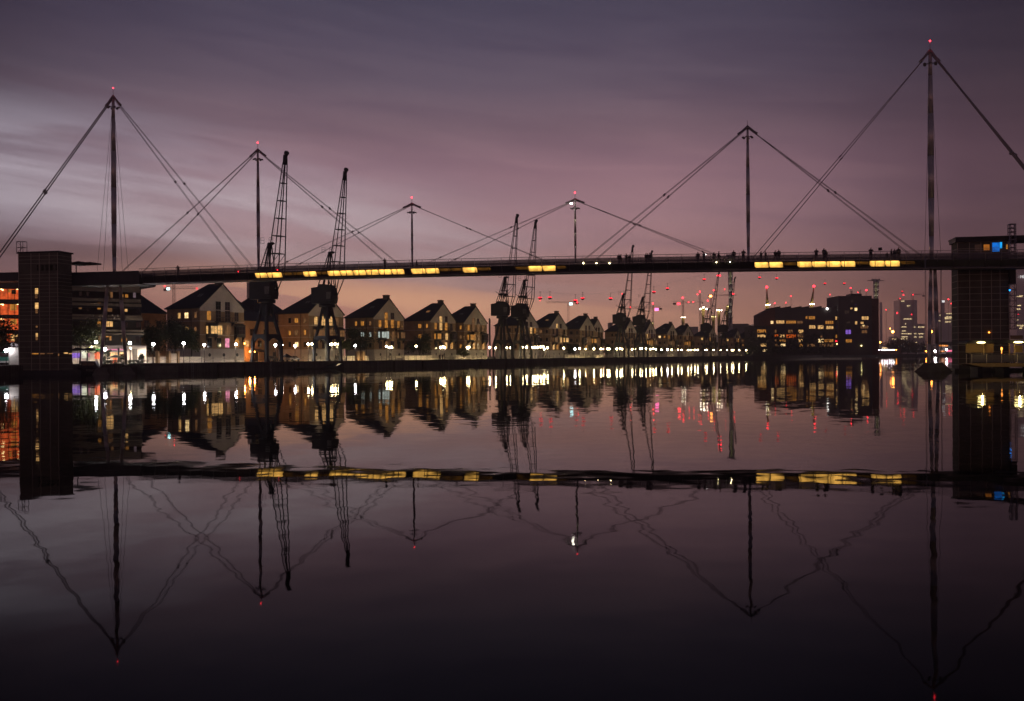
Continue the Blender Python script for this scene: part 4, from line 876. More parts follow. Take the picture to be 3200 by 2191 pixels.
# low landing stage with sloping ramp before the second crane
a = online(160.5, 950); L2 = (online(160.5, 1075)-a).length
d = MB(); d.prism([(0, 0, .25), (L2*.7, 0, .25), (L2, 0, 1.3), (L2, 0, -.5), (0, 0, -.5)], (0, 2.9, 0)); o = d.build('landing_stage', 'pontoon', None, (a.x, a.y, 0), label='low landing stage with a sloping ramp against the quay wall below the second crane', cat='landing stage'); o.rotation_euler = (0, 0, QRZ)
a = online(161.5, 452); L2 = (online(161.5, 556)-a).length
d = MB(); d.box(0, L2, 0, 2.0, -.5, 1.25); o = d.build('quay_ledge', 'concrete', None, (a.x, a.y, 0), label='pale concrete ledge along the quay wall left of the first gabled house', cat='ledge'); o.rotation_euler = (0, 0, QRZ)

# ================================================================ trees and plants
def tree(pos, h, w, label, mat='leaf', name='tree', trunk=.35, n_=1500, seed=1, cat='tree', group=None, ls=.22):
    rnd = random.Random(seed); t = thing(name, pos, label, cat, 0, group)
    d = MB(); d.path([(0, 0, 0), (w*.02, 0, h*.3), (w*.03, .1, h*.62)], [trunk*.5, trunk*.38, trunk*.15], 8)
    cl = []
    for i in range(11):
        an = rnd.uniform(0, 6.28); rr = w*.5*rnd.uniform(.2, .78); z = h*rnd.uniform(.38, .86); c = Vector((math.cos(an)*rr, math.sin(an)*rr, z)); d.tube((w*.02, 0, h*rnd.uniform(.22, .45)), c, trunk*.16, trunk*.05, 5)
        cl.append((c, w*rnd.uniform(.15, .27)))
    d.build('trunk', 'bark', t); d = MB()
    for i in range(n_):
        c, r = rnd.choice(cl); v = Vector((rnd.gauss(0, 1), rnd.gauss(0, 1), rnd.gauss(0, .85))).normalized()*r*rnd.uniform(.45, 1.12); p = c+v
        if p.z < h*.2: continue
        a_ = Vector((rnd.gauss(0, 1), rnd.gauss(0, 1), rnd.gauss(0, 1))).normalized(); b2 = a_.cross(Vector((rnd.gauss(0, 1), rnd.gauss(0, 1), rnd.gauss(0, 1)))).normalized(); s = ls*rnd.uniform(.6, 1.4)
        d.add([p-a_*s, p+b2*s*.55, p+a_*s, p-b2*s*.55], [(0, 1, 2, 3)])
    d.build('crown', mat, t); return t
def tree_at(c, x, h, w, label, **k):
    p = online(c, x); return tree((p.x, p.y, QZ), h, w, label, **k)
tree_at(176, 250, 9.5, 8.5, 'yellow green tree lit from below between the left lift tower and the balconied apartments', seed=2, n_=2600)
tree_at(177, -12, 9.0, 6.5, 'tree before the orange galleries at the far left', seed=3, n_=1100)
tree_at(186, 482, 8.5, 7.5, 'dark tree beside the balconied apartment block', mat='leafdk', seed=4, n_=2200)
tree_at(186.5, 545, 10.0, 9, 'large dark tree left of the first gabled house', mat='leafdk', seed=5, n_=3200)
tree_at(185.5, 598, 8.5, 6.5, 'green tree brushing the side wall of the first gabled house', seed=6, n_=2200)
tree_at(181, 1082, 6.2, 4.2, 'yellow green tree glowing beside the second crane', seed=7, n_=1500)
tree_at(186, 1125, 10.0, 8.5, 'dark tree against the side of the cool lit gabled house', mat='leafdk', seed=8, n_=2600)
tree_at(186, 1310, 8.6, 9, 'broad dark tree against the side of the fourth gabled house', mat='leafdk', seed=9, n_=2800)
tree_at(184, 1448, 4.5, 4.5, 'small tree in the narrow gap between two gabled houses', seed=10, n_=900)
for i, (x, lb) in enumerate(((1790, 'small dark tree between the houses right of the middle cranes'), (1895, 'small dark tree left of the fifth dock crane'), (2060, 'small dark tree right of the sixth dock crane'))):
    tree_at(185, x, 6.5, 6, lb, mat='leafdk', seed=20+i, n_=800, ls=.3)
def plant(c, x, h, w, label, seed):
    p = online(c, x); return tree((p.x, p.y, QZ), h, w, label, mat='leafdk', name='potted_shrub', trunk=.12, n_=450, seed=seed, cat='shrub', ls=.13)
plant(171, 336, 3.0, 1.4, 'tall shrub before the restaurant windows', 31); plant(171, 441, 2.4, 1.3, 'shrub at the right end of the restaurant terrace', 32); plant(171, 384, 2.2, 1.0, 'small shrub on the restaurant terrace left of the white lit wall', 33); plant(171, 325, 1.4, 1.2, 'low bush right of the left bridge leg', 34)
hd = MB(); rnd = random.Random(5); a = online(169, 318); L2 = (online(169, 452)-a).length
for i in range(1500):
    p = Vector((rnd.uniform(0, L2), rnd.uniform(-.4, .4), rnd.uniform(0, .75))); a_ = Vector((rnd.gauss(0, 1), rnd.gauss(0, 1), rnd.gauss(0, 1))).normalized(); b2 = a_.orthogonal().normalized(); hd.add([p-a_*.13, p+b2*.08, p+a_*.13, p-b2*.08], [(0, 1, 2, 3)])
o = hd.build('hedge', 'leafdk', None, (a.x, a.y, QZ), label='low dark hedge edging the restaurant terrace', cat='hedge'); o.rotation_euler = (0, 0, QRZ)
# ================================================================ terrace furniture and left quay
def parasol(x, y, D, w, h, label, mat):
    p = P(x, y, D); t = thing('parasol', (p.x, D, QZ), label, 'parasol'); H = p.z-QZ
    d = MB(); d.tube((0, 0, 0), (0, 0, H+h), .035, n=6); d.tube((0, 0, 0), (0, 0, .12), .3, .28, 10); d.build('pole', 'dark', t)
    d = MB(); n_ = 8; vs = [(math.cos(q*math.pi/4)*w/2, math.sin(q*math.pi/4)*w/2, H) for q in range(8)]; d.add(vs+[(0, 0, H+h)]+[(x_, y_, z_-.05) for x_, y_, z_ in vs]+[(0, 0, H+h-.06)], [(i, (i+1) % 8, 8) for i in range(8)]+[(9+(i+1) % 8, 9+i, 17) for i in range(8)]+[(i, 9+i, 9+(i+1) % 8, (i+1) % 8) for i in range(8)]); d.build('canopy', mat, t)
parasol(361, 1117, 185, 3.3, .5, 'pale green parasol open before the restaurant windows', 'parasol')
parasol(243, 1095, 180, 3.6, .55, 'black parasol over the purple lit windows beside the lift tower', 'umbrella')
parasol(278, 1094, 183, 3.0, .45, 'black parasol left of the green lit sign', 'umbrella')
parasol(896, 1117, 232, 3.2, .9, 'folded down dark parasol before the orange lit house plinth', 'umbrella')
for i, (x, c_) in enumerate(((345, 170), (366, 170.5), (378, 170))):
    p = online(c_, x); t = thing('cafe_table', (p.x, p.y, QZ), 'round cafe table on the restaurant terrace, ' + ('left of the pale parasol pole', 'right of the pale parasol pole', 'nearest the right bridge leg')[i], 'table', 0, 'cafe tables')
    d = MB(); d.tube((0, 0, .72), (0, 0, .75), .42, n=14); d.build('table_top', 'white', t); d = MB(); d.tube((0, 0, 0), (0, 0, .72), .04); d.tube((0, 0, 0), (0, 0, .04), .25, n=10); d.build('leg', 'dark', t)
p = P(250, 1140, 172); bt = thing('moored_boat', (p.x, p.y, 0), 'dark moored launch with lettered hull at the quay beside the left lift tower', 'boat', R(8))
d = MB(); d.prism([(-.2, -1.1, 1.25), (4.4, -1.1, 1.15), (3.9, -.8, -.2), (.3, -.8, -.2)], (0, 2.2, 0)); d.build('hull', 'deck', bt)
d = MB(); d.prism([(.4, -.9, 1.2), (3.2, -.9, 1.2), (2.7, -.9, 2.3), (.4, -.9, 2.3)], (0, 1.8, 0)); cb = d.build('cabin', 'deck', bt)
d = MB(); d.box(.6, 1.4, -.93, -.905, 1.6, 2.1); d.box(1.6, 2.5, -.93, -.905, 1.6, 2.1); d.build('window', 'glass', cb)
text('POLICE', (2.1, -1.13, .55), .5, 'lettering_pale', bt)
p = P(27, 1145, 186); t = thing('kiosk', (p.x, p.y, QZ-.1), 'pale metal kiosk beside the left lift tower', 'kiosk', R(3))
kw = (57-27)*186/F; d = MB(); d.box(0, kw, 0, 2.2, 0, 3.2); d.box(-.08, kw+.08, -.1, 2.3, 3.2, 3.35); d.build('body', 'white', t); d = MB(); d.box(.1, kw-.1, -.03, -.004, 1.55, 1.62); d.box(.05, .12, -.03, -.004, .1, 3.1); d.build('shutter_trim', 'frame', t); d = MB(); d.box(.25, .7, .4, 1.0, 3.35, 4.4); d.box(1.0, 1.6, .4, 1.0, 3.35, 4.0); d.build('roof_unit', 'steel', t)
p = P(-2, 1145, 187); t = thing('parked_van', (p.x, p.y, QZ), 'green and white panel van at the far left under a white lamp', 'van', R(4))
d = MB(); d.prism([(0, 0, .4), (1.9, 0, .4), (1.9, 0, 2.5), (.5, 0, 2.5), (0, 0, 1.4)], (0, 4.2, 0)); d.build('body', 'green', t); d = MB(); d.box(.05, 1.85, -.03, -.005, 1.5, 2.3); d.build('rear_window', 'glass', t); d = MB(); d.box(0, 1.9, -.05, -.001, .4, .75); d.build('bumper', 'white', t)
for x in (.15, 1.75):
    for y in (.7, 3.4): d = MB(); d.tube((x-.12, y, .36), (x+.12, y, .36), .36, n=14); d.build('wheel', 'dark', t)
p = P(19, 1095, 185); t = lamp_post('globe', p.z-QZ, 'white lamp over the green van at the far left', 'lamps among the shops', r=.30); t.location = (p.x, p.y, QZ)
# parked cars before the orange lane
def car(c_, x, rz, label, mat):
    p = online(c_, x); t = thing('parked_car', (p.x, p.y, QZ), label, 'car', rz, 'cars parked among the houses')
    d = MB(); d.prism([(-2.1, -.85, .35), (2.1, -.85, .35), (2.15, -.85, .8), (1.3, -.85, .95), (.7, -.75, 1.42), (-1.0, -.75, 1.45), (-1.7, -.85, .98), (-2.15, -.85, .85)], (0, 1.7, 0)); bo = d.build('body', mat, t)
    d = MB(); d.prism([(1.15, -.87, .97), (.65, -.87, 1.36), (-.95, -.87, 1.38), (-1.5, -.87, .99)], (0, .02, 0)); d.build('side_window', 'glass', t)
    for sx_ in (-1.3, 1.3):
        for sy_ in (-.86, .86): d = MB(); d.tube((sx_, sy_-.1, .33), (sx_, sy_+.1, .33), .33, n=14); w_ = d.build('wheel', 'dark', t)
car(193, 852, QRZ+.4, 'dark car parked in the orange lit lane behind the nearest crane', 'deck'); car(190, 915, QRZ, 'car parked against the pale plinth right of the nearest crane', 'steel')

# ladders and timber fenders down the quay wall
for i, (x, lb) in enumerate(((600, 'iron ladder down the quay wall below the green tree by the first gabled house'), (845, 'iron ladder down the quay wall below the nearest crane'), (1180, 'iron ladder down the quay wall below the cool lit house'), (1400, 'iron ladder down the quay wall below the house with the dark tree'), (1640, 'iron ladder down the quay wall below the right middle crane'))):
    p = online(163.7, x); t = thing('quay_ladder', (p.x, p.y, 0), lb, 'ladder', QRZ, 'ladders on the quay wall')
    for s_ in (-.25, .25): d = MB(); d.tube((s_, -.12, -.3), (s_, -.12, QZ+.35), .035, n=6); d.build('rail', 'steel', t)
    for k in range(6): d = MB(); d.tube((-.25, -.12, .05+k*.3), (.25, -.12, .05+k*.3), .022, n=5); d.build('rung', 'steel', t)
for i, x in enumerate((680, 760, 930, 1230, 1320, 1500, 1580)):
    p = online(163.8, x); d = MB(); d.box(-.18, .18, -.32, -.01, -.4, QZ-.15); d.box(-.2, .2, -.36, -.33, .9, 1.0)
    d.build('timber_fender', 'bark', None, (p.x, p.y, 0), label='dark timber fender on the quay wall, %s from the left' % ORD[i], cat='fender', group='fenders on the quay wall').rotation_euler = (0, 0, QRZ)
# ================================================================ people
def person_mesh(kind, coat):
    """one continuous skinned body; kind: pose"""
    J = {}; E = []; Rr = {}
    def j(n_, p, r, par=None, ry=None):
        J[n_] = (len(J), p); Rr[n_] = (r, ry or r)
        if par: E.append((J[par][0], J[n_][0]))
    walk = kind == 'walk'; lean = kind == 'lean'; sit = kind == 'sit'
    by = .10 if lean else 0
    j('pelvis', (0, 0, .93), .175, None, .15); j('waist', (0, -by*.4, 1.10), .165, 'pelvis', .14); j('chest', (0, -by, 1.32), .195, 'waist', .15); j('neck', (0, -by*1.3, 1.49), .055, 'chest'); j('head0', (0, -by*1.5-.01, 1.58), .075, 'neck', .085); j('head', (0, -by*1.6-.015, 1.67), .082, 'head0', .095); j('crownv', (0, -by*1.6, 1.735), .055, 'head', .065)
    j('nose', (0, -by*1.6-.115, 1.635), .014, 'head')
    for s in (-1, 1):
        n_ = 'L' if s < 0 else 'R'; st = (.20*s if walk else 0)
        j('hip'+n_, (s*.095, 0, .88), .12, 'pelvis')
        if sit: j('knee'+n_, (s*.11, -.42, .86), .068, 'hip'+n_); j('ankle'+n_, (s*.11, -.44, .46), .045, 'knee'+n_); j('toe'+n_, (s*.12, -.58, .42), .035, 'ankle'+n_)
        else: j('knee'+n_, (s*.10, -.02-st*.8, .49), .068, 'hip'+n_); j('ankle'+n_, (s*.10, .02-st*1.3+(.04 if walk and s < 0 else 0), .085 + (.06 if walk and s < 0 else 0)), .045, 'knee'+n_); j('toe'+n_, (s*.115, -.15-st*1.3, .035), .035, 'ankle'+n_)
        j('sh'+n_, (s*.205, -by, 1.41), .085, 'chest')
        if lean: j('el'+n_, (s*.24, -.28, 1.18), .06, 'sh'+n_); j('wr'+n_, (s*.14, -.46, 1.30), .032, 'el'+n_); hd = Vector((-s*.25, -.75, -.1)).normalized()
        elif kind == 'phone' and s > 0: j('el'+n_, (s*.25, -.16, 1.18), .06, 'sh'+n_); j('wr'+n_, (s*.12, -.34, 1.38), .032, 'el'+n_); hd = Vector((-.2, -.5, .8)).normalized()
        else: j('el'+n_, (s*.245, .03+st*.5, 1.14), .06, 'sh'+n_); j('wr'+n_, (s*.235, -.05+st*.9, .90), .032, 'el'+n_); hd = Vector((0, -.15, -1)).normalized()
        w_ = Vector(J['wr'+n_][1]); side = Vector((0, 1, 0)) if abs(hd.y) < .5 else Vector((1, 0, 0)); j('palm'+n_, tuple(w_+hd*.06), .028, 'wr'+n_, .016)
        for q, (o_, l_) in enumerate(((-.028, .072), (-.010, .085), (.010, .080), (.026, .062))):
            b0 = w_+hd*.095+side*o_; j(f'f{q}{n_}', tuple(b0), .009, 'palm'+n_); j(f'g{q}{n_}', tuple(b0+hd*l_*.8+Vector((-s*.018, 0, 0))), .008, f'f{q}{n_}')
        j('th'+n_, tuple(w_+hd*.05-side*.045), .010, 'palm'+n_); j('ti'+n_, tuple(w_+hd*.09-side*.062), .009, 'th'+n_)
    me = bpy.data.meshes.new('person'); vs = [None]*len(J)
    for n_, (i, p) in J.items(): vs[i] = p
    me.from_pydata(vs, E, []); ob = bpy.data.objects.new('person_build', me); COL.objects.link(ob)
    sk = ob.modifiers.new('s', 'SKIN'); ss = ob.modifiers.new('u', 'SUBSURF'); ss.levels = ss.render_levels = 1
    for n_, (i, p) in J.items():
        v = me.skin_vertices[0].data[i]; v.radius = Rr[n_]; v.use_root = (n_ == 'pelvis')
    dg = bpy.context.evaluated_depsgraph_get(); ev = bpy.data.meshes.new_from_object(ob.evaluated_get(dg)); bpy.data.objects.remove(ob)
    for m in (coat, 'trousers', 'skin', 'hair'): ev.materials.append(MT[m])
    hands = [Vector(J['palm'+k][1]) for k in 'LR']; hc = Vector(J['head'][1])
    for f in ev.polygons:
        c = f.center; f.use_smooth = True
        mi = 0
        if c.z < .84 and abs(c.x) < .22 and not sit or sit and c.z < .84: mi = 1
        if sit and c.y < -.1 and c.z < 1.0: mi = 1
        if c.z > 1.50: mi = 2
        if c.z > 1.69 or (c.z > 1.56 and c.y > hc.y+.035): mi = 3
        if min((c-h).length for h in hands) < .10: mi = 2
        f.material_index = mi
    return ev
PM = {}
def person(x, yl, kind, coat, label, rz=0.0, sc=1.0, on='bridge', pos=None, group='people on the footbridge'):
    k = (kind, coat)
    if k not in PM: PM[k] = person_mesh(kind, coat)
    o = bpy.data.objects.new('person', PM[k]); COL.objects.link(o); tag(o, label, 'person', group); o.scale = (sc*1.1, sc*1.1, sc)
    if pos is None:
        s = sof(x, 800, yl); q = BO+BE*s+BN*yl; pos = (q.x, q.y, zb(s)+1.2); rz = BRZ+rz
    o.location = pos; o.rotation_euler = (0, 0, rz); return o
PL = [(557,1.0,'lean','coat','lone person leaning on the walkway rail between the first two masts',0,.98),
 (1202,1.0,'phone','coat2','lone person standing left of the third mast above the glowing panels',2.6,1.03),
 (1302,2.6,'walk','coat','short person in dark clothes just right of the third mast',1.6,.88),
 (1934,1.5,'stand','coat','first person of a group of four beside the left crane jib tip',.4,.93),(1940,2.0,'walk','coat3','second person of the group of four beside the left crane jib tip',1.6,.94),(1957.7,1.6,'phone','coat','third person of the group of four beside the left crane jib tip',-.8,.96),(1967,2.2,'stand','coat2','rightmost person of the group of four, nearest the left crane jib tip',2.8,.90),
 (2018.4,1.4,'stand','coat','left person of the trio beside the right crane jib tip',1.0,.95),(2024,2.0,'lean','coat2','middle person of the trio beside the right crane jib tip',0,.97),(2031,1.5,'walk','coat','right person of the trio, touching the right crane jib tip',-1.5,.98),
 (2181.4,1.4,'stand','coat','person standing alone well right of the crane jib tips',-.5,.97),(2199.8,1.4,'phone','coat3','person holding up a bright phone on the walkway',.9,.95),(2231.5,1.4,'stand','coat','person standing between the phone holder and the tall figure left of the fifth mast',3.0,.93),(2246.3,1.8,'walk','coat2','tall person walking where the stay cables meet the deck',1.6,1.04),
 (2293,1.0,'stand','coat','person in a long dark coat left of the fifth mast',.1,1.04),(2322.6,1.0,'lean','coat3','person leaning on the rail right beside the fifth mast',.2,1.08),
 (2378,1.4,'stand','coat','left person of the pair just right of the fifth mast',1.2,.97),(2392.5,1.4,'stand','coat2','shorter person with hood in the pair just right of the fifth mast',-1.2,.94),
 (2423,1.4,'walk','coat','left person of the couple above the second glowing panel right of the fifth mast',.5,1.00),(2433.7,1.2,'stand','coat','taller person of the couple above the second glowing panel',-.6,1.05),
 (2550.6,1.0,'lean','coat','broad person leaning on the rail above the long glowing row',.1,1.06),(2574.4,1.0,'stand','coat3','taller of two people close together right of the broad person',.8,1.10),(2581,1.5,'walk','coat','shorter of two people close together right of the broad person',-1.4,1.03),
 (2721,1.0,'lean','coat','lone person at the rail left of the square lamp head',0,1.08),(2772.4,1.6,'stand','coat2','child sized figure right of the square lamp head',.6,.72),(2785.6,1.2,'walk','coat','person in the middle of the family group right of the square lamp head',1.2,.98),(2796,1.5,'stand','coat3','person second from right in the family group near the right mast',-.7,1.0),(2808,1.0,'stand','coat','tallest person at the right end of the family group',.3,1.09)]
for x, yl, kd, ct, lb, rz, sc in PL: person(x, yl, kd, ct, lb, rz, sc)
s = sof(2205.5, 795, 1.1); q = BO+BE*s+BN*1.05; zz = P(2205.5, 795, q.y).z
d = MB(); d.box(-.045, .045, -.02, .02, -.08, .08); d.build('phone', 'globe2', None, (q.x, q.y, zz), label='bright phone screen held up on the walkway', cat='phone') if MT.setdefault('globe2', EM('phone_screen', (1, .97, .9), 7)) else None
for c_, x, kd, ct, lb, rz in ((168, 1374, 'stand', 'coat', 'person sitting low by the chain fence left of the paired lamps'.replace('sitting low', 'standing'), .3), (168.3, 1383, 'stand', 'coat2', 'taller person by the chain fence under the paired lamps before the fourth gabled house', -.6), (169, 1049, 'walk', 'coat', 'person walking on the quay under the row of five lamps', 1.2), (169, 1057, 'stand', 'coat3', 'person standing on the quay at the right end of the row of five lamps', 0), (170, 1704, 'walk', 'coat2', 'person walking on the quay right of the middle cranes', 1.0)):
    p = online(c_, x); person(0, 0, kd, ct, lb, rz, 1.0, pos=(p.x, p.y, QZ), group='people on the south quay')
for x, lb, ct in ((3139, 'person in a blue coat sitting behind the pavilion railing by the orange heater', 'coat3'), (3161, 'person in a dark coat sitting between the two pale pavilion columns', 'coat')):
    a = at_face(pv, x, 1100, 1.2); q = pv.location+BE*a.x+BN*1.2; person(0, 0, 'sit', ct, lb, BRZ, 1.0, pos=(q.x, q.y, zs1-.42), group='people at the pavilion')
for x, lb in ((3139, 'bench seat under the person in blue behind the pavilion railing'), (3161, 'bench seat under the person between the pavilion columns')):
    a = at_face(pv, x, 1100, 1.2); q = pv.location+BE*a.x+BN*1.25; t = thing('stool', (q.x, q.y, zs1), lb, 'stool', BRZ, 'stools at the pavilion'); d = MB(); d.tube((0, 0, .36), (0, 0, .41), .24, n=12); d.build('seat', 'timber', t); d = MB(); d.tube((0, 0, 0), (0, 0, .36), .05); d.build('leg', 'dark', t)

# ================================================================ long apartment block and tower, west of the houses
ab = thing('apartment_block', (P(2383, 1000, 700).x, 700, 0), 'long dark apartment block with many amber windows and a square tower at its right', 'apartment block', 0)
fb = Face(ab, 0.0)
def vol(name, x0, x1, yt, y0, dp, mat, **kw):
    a, c = fb.p(x0, yt, y0), fb.p(x1, yt, y0); d = MB(); d.box(a.x, c.x, y0, y0+dp, QZ, a.z); return d.build(name, mat, ab, **kw)
zt = fb.p(2421, 962).z
a, b2, c = fb.p(2383, 982), fb.p(2431, 962), fb.p(2625, 965)
d = MB(); d.add([(a.x, 10, QZ), (b2.x-2, 0, QZ), (b2.x-2, 0, zt), (a.x, 10, a.z), (a.x, 26, QZ), (b2.x-2, 26, QZ), (b2.x-2, 26, zt), (a.x, 26, a.z)], [(0,1,2,3),(4,7,6,5),(0,3,7,4),(3,2,6,7),(1,5,6,2)]); d.build('gable_wall', 'aptred', ab)
d = MB(); d.box(b2.x-2, c.x, 0, 26, QZ, zt); d.build('wall', 'apt', ab)
d = MB()
for x in (2432, 2465, 2498, 2522, 2561, 2617): p = fb.p(x, 962); d.prism([(p.x-5, -.3, zt), (p.x+1.5, -.3, zt), (p.x+1.5, -.3, zt+1.1)], (0, 24, 0))
d.build('roof_fin', 'dark', ab, kind='stuff')
vol('wing', 2344, 2421, 1021, -16, 15.9, 'apt', label='lower wing in front of the block')
a = fb.p(2343, 1021, -16); d = MB(); d.box(a.x-1.2, fb.p(2423, 1021, -16).x, -17.2, -.1, a.z, a.z+.5); d.build('roof', 'dark', ab)
tw = vol('tower', 2620, 2724, 925, -4, 26, 'apt'); a, b2 = fb.p(2724, 925, -4), fb.p(2733, 930, 8)
d = MB(); d.box(a.x+.0, b2.x, 0, 20, QZ, a.z-1.5); d.build('tower_return', 'aptred', ab)
d = MB(); a0_, a1_ = fb.p(2659, 918, 2), fb.p(2693, 918, 2); d.box(a0_.x, a1_.x, 2, 12, a.z, a0_.z)
for x, y in ((2660,910),(2662,908),(2665,909),(2685,907),(2689,905)): p = fb.p(x, y, 3); d.tube((p.x, 3, a0_.z-1), (p.x, 3, p.z), .15, n=4)
d.build('roof_plant', 'dark', ab)
for i in range(9):
    y = 956+i*13.6; p, q = fb.p(2724, y+3.6, -1), fb.p(2742, y, -1); d = MB(); d.box(p.x, q.x, -2.6, -.1, p.z, q.z); d.build('balcony', 'aptred', ab)
for i in range(8):
    y = 990+i*14.3; p, q = fb.p(2432, y+1.6), fb.p(2618, y); d = MB(); d.box(p.x, q.x, -.35, -.01, p.z, q.z); d.build('floor_band', 'dark', ab)
Z7 = lambda x: 2350+x/3.788
W7 = [(635,790,655,820,'a'),(672,790,745,825,'a'),(288,840,340,875,'l'),(340,840,383,875,'l'),(405,842,520,875,'a'),(535,845,600,875,'m'),(222,845,252,878,'b'),(870,845,962,880,'a'),(988,793,1082,830,'l'),(1035,718,1080,760,'a'),(678,897,750,935,'l'),(780,897,845,938,'l'),(880,905,962,940,'l'),(1000,900,1080,935,'p2'),(1110,950,1170,1000,'p'),
 (235,950,290,985,'m'),(428,950,480,985,'m'),(550,950,606,988,'l'),(235,1005,310,1030,'o2'),(330,1008,385,1038,'l'),(405,1005,520,1045,'o2'),(540,1005,606,1040,'m'),(325,1062,395,1095,'a'),(550,1060,598,1095,'l'),(235,1065,315,1085,'m'),(235,1118,320,1145,'m'),(340,1112,393,1145,'b'),(565,1115,600,1150,'a'),(645,1115,750,1150,'m'),
 (785,1058,845,1100,'b'),(855,1062,962,1095,'a'),(800,1115,962,1150,'m'),(990,1008,1085,1045,'a'),(1068,1008,1088,1045,'b'),(1112,1062,1180,1100,'a'),(990,1080,1112,1088,'r'),(1215,690,1245,725,'b'),(1165,688,1188,706,'l'),(1300,792,1378,830,'l'),(1285,855,1320,880,'l'),(1220,850,1245,885,'l'),(1285,900,1375,935,'m'),(1306,893,1332,915,'b'),(1300,955,1362,990,'m'),(1118,850,1165,875,'m2'),(1165,600,1200,620,'m2'),(1095,720,1150,760,'m2'),(810,1010,832,1040,'m')]
MT['litorange2'] = LIT('orange_lit_window', lin(255,110,20), .55, .3); MT['litindigo'] = LIT('indigo_window', lin(60,50,160), .12, .2); MT['litdim2b'] = LIT('very_dim_window', lin(140,110,90), .07, .3)
CODE.update({'p2': 'litindigo', 'o2': 'litorange2', 'm2': 'litdim2b', 'r': 'red'})
for x0, y0, x1, y1, k in W7:
    yl = -4.02 if x0 > 1025 and not (x1 < 1090) else -.4
    d = MB(); fb.rect(d, Z7(x0), 780+y0/3.788, Z7(x1), 780+y1/3.788, yl, .05)
    n_m = max(1, int((x1-x0)/22)); p0, p1 = fb.p(Z7(x0), 1000, yl), fb.p(Z7(x1), 1000, yl); za, zb_ = fb.p(Z7(x0), 780+y1/3.788, yl).z, fb.p(Z7(x0), 780+y0/3.788, yl).z
    for i in range(1, n_m): xx = p0.x+(p1.x-p0.x)*i/n_m; d.box(xx-.1, xx+.1, yl-.12, yl-.051, za, zb_, 1)
    d.build('window', [CODE[k], 'dark'], ab)
for x0, y0, x1, y1, k in ((62,945,165,985,'a'),(65,1005,160,1040,'l'),(105,1115,170,1148,'l'),(125,1180,175,1205,'b')):
    d = MB(); fb.rect(d, Z7(x0), 780+y0/3.788, Z7(x1), 780+y1/3.788, -16.05, .05); d.build('window', CODE[k], ab)
for x, y, m in ((2585, 965, 'globe2'), (2674, 952, 'litindigo'), (2692, 1080.5, 'floody'), (2616, 1075, 'flood2')):
    p = fb.p(x, y, -.9 if x < 2620 else -4.6); d = MB(); d.ball(p, .8 if x == 2585 else .5, n=8, m=5); d.build('wall_lamp', m, ab)
tree((P(2480, 1100, 668).x, 668, QZ), 8, 60, 'dark belt of shrubs at the foot of the long apartment block', mat='leafdk', name='shrub', n_=2500, seed=51, cat='shrubbery', ls=.8, trunk=.3)

# ================================================================ cable car
PA, PB = Vector((P(2738, 1100, 1136).x, 1136, 0)), Vector((P(2284, 1100, 860).x, 860, 0))
def pylon(o, zt, sc, label):
    t = thing('cable_car_pylon', (o.x, o.y, 0), label, 'pylon', 0, 'cable car pylons')
    # twisted steel ribbons: wide foot, narrow waist, flaring head
    def ring(z): f = z/zt; return sc*(.55+1.0*abs(f-.55)**1.25*3.0)
    for k in range(3):
        d = MB(); pts = []
        for i in range(15): z = QZ+(zt-QZ)*i/14; an = k*math.pi*2/3+.5+z/zt*1.3; r = ring(z); pts.append((math.cos(an)*r, math.sin(an)*r*.8, z))
        d.path(pts, [1.35*sc*(1-.25*math.sin(math.pi*i/14)) for i in range(15)], 8); d.build('ribbon', 'pylon', t)
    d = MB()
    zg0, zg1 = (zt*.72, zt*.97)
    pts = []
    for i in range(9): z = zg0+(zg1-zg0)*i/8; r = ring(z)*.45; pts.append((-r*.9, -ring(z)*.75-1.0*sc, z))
    d.path(pts, [.17*sc+.02*i for i in range(9)], 8); d.build('painted_uplit_strip', 'pylonglow', t)  # glowing strip painted in for the uplit stripe on the ribbons
    d = MB(); d.box(-7*sc, 7*sc, -.6, .6, zt-.8, zt-.1); d.box(-3.4*sc, 3.4*sc, -1.5, 1.5, zt, zt+1.2)
    for x in (-3, 0, 3): d.tube((x*sc, 0, zt), (x*sc, 0, zt+3.0), .2)
    d.build('head_frame', 'steel', t)
    for sx_ in (-1, 1):                                # the uplighters at its foot
        ld = bpy.data.lights.new('uplighter', 'SPOT'); ld.energy = 24000*sc if sc > 1.2 else 16000; ld.spot_size = R(26); ld.color = (1, .86, .66); ld.shadow_soft_size = .5; lo = bpy.data.objects.new('uplighter', ld); COL.objects.link(lo); lo.parent = t
        lo.location = (sx_*14, -26, 6); dv = Vector((0, 0, zt*.62))-Vector(lo.location); lo.rotation_euler = dv.to_track_quat('-Z', 'Y').to_euler()
    return t
ZA, ZB_ = P(2738, 876, 1136).z, P(2284, 800, 860).z
pylon(PA, ZA, 1.35, 'flaring cable car pylon rising right of the apartment tower'); pylon(PB, ZB_, 1.0, 'tall pale cable car pylon behind the far lattice cranes')
PC = Vector((P(2284, 1100, 860).x, 860, 0)) + (PB-PA).normalized()*620; PD = PA+(PA-PB).normalized()*420
SP = [('far', PA, PB, 0), ('near', PB, PC, 1), ('right', PD, PA, 2)]
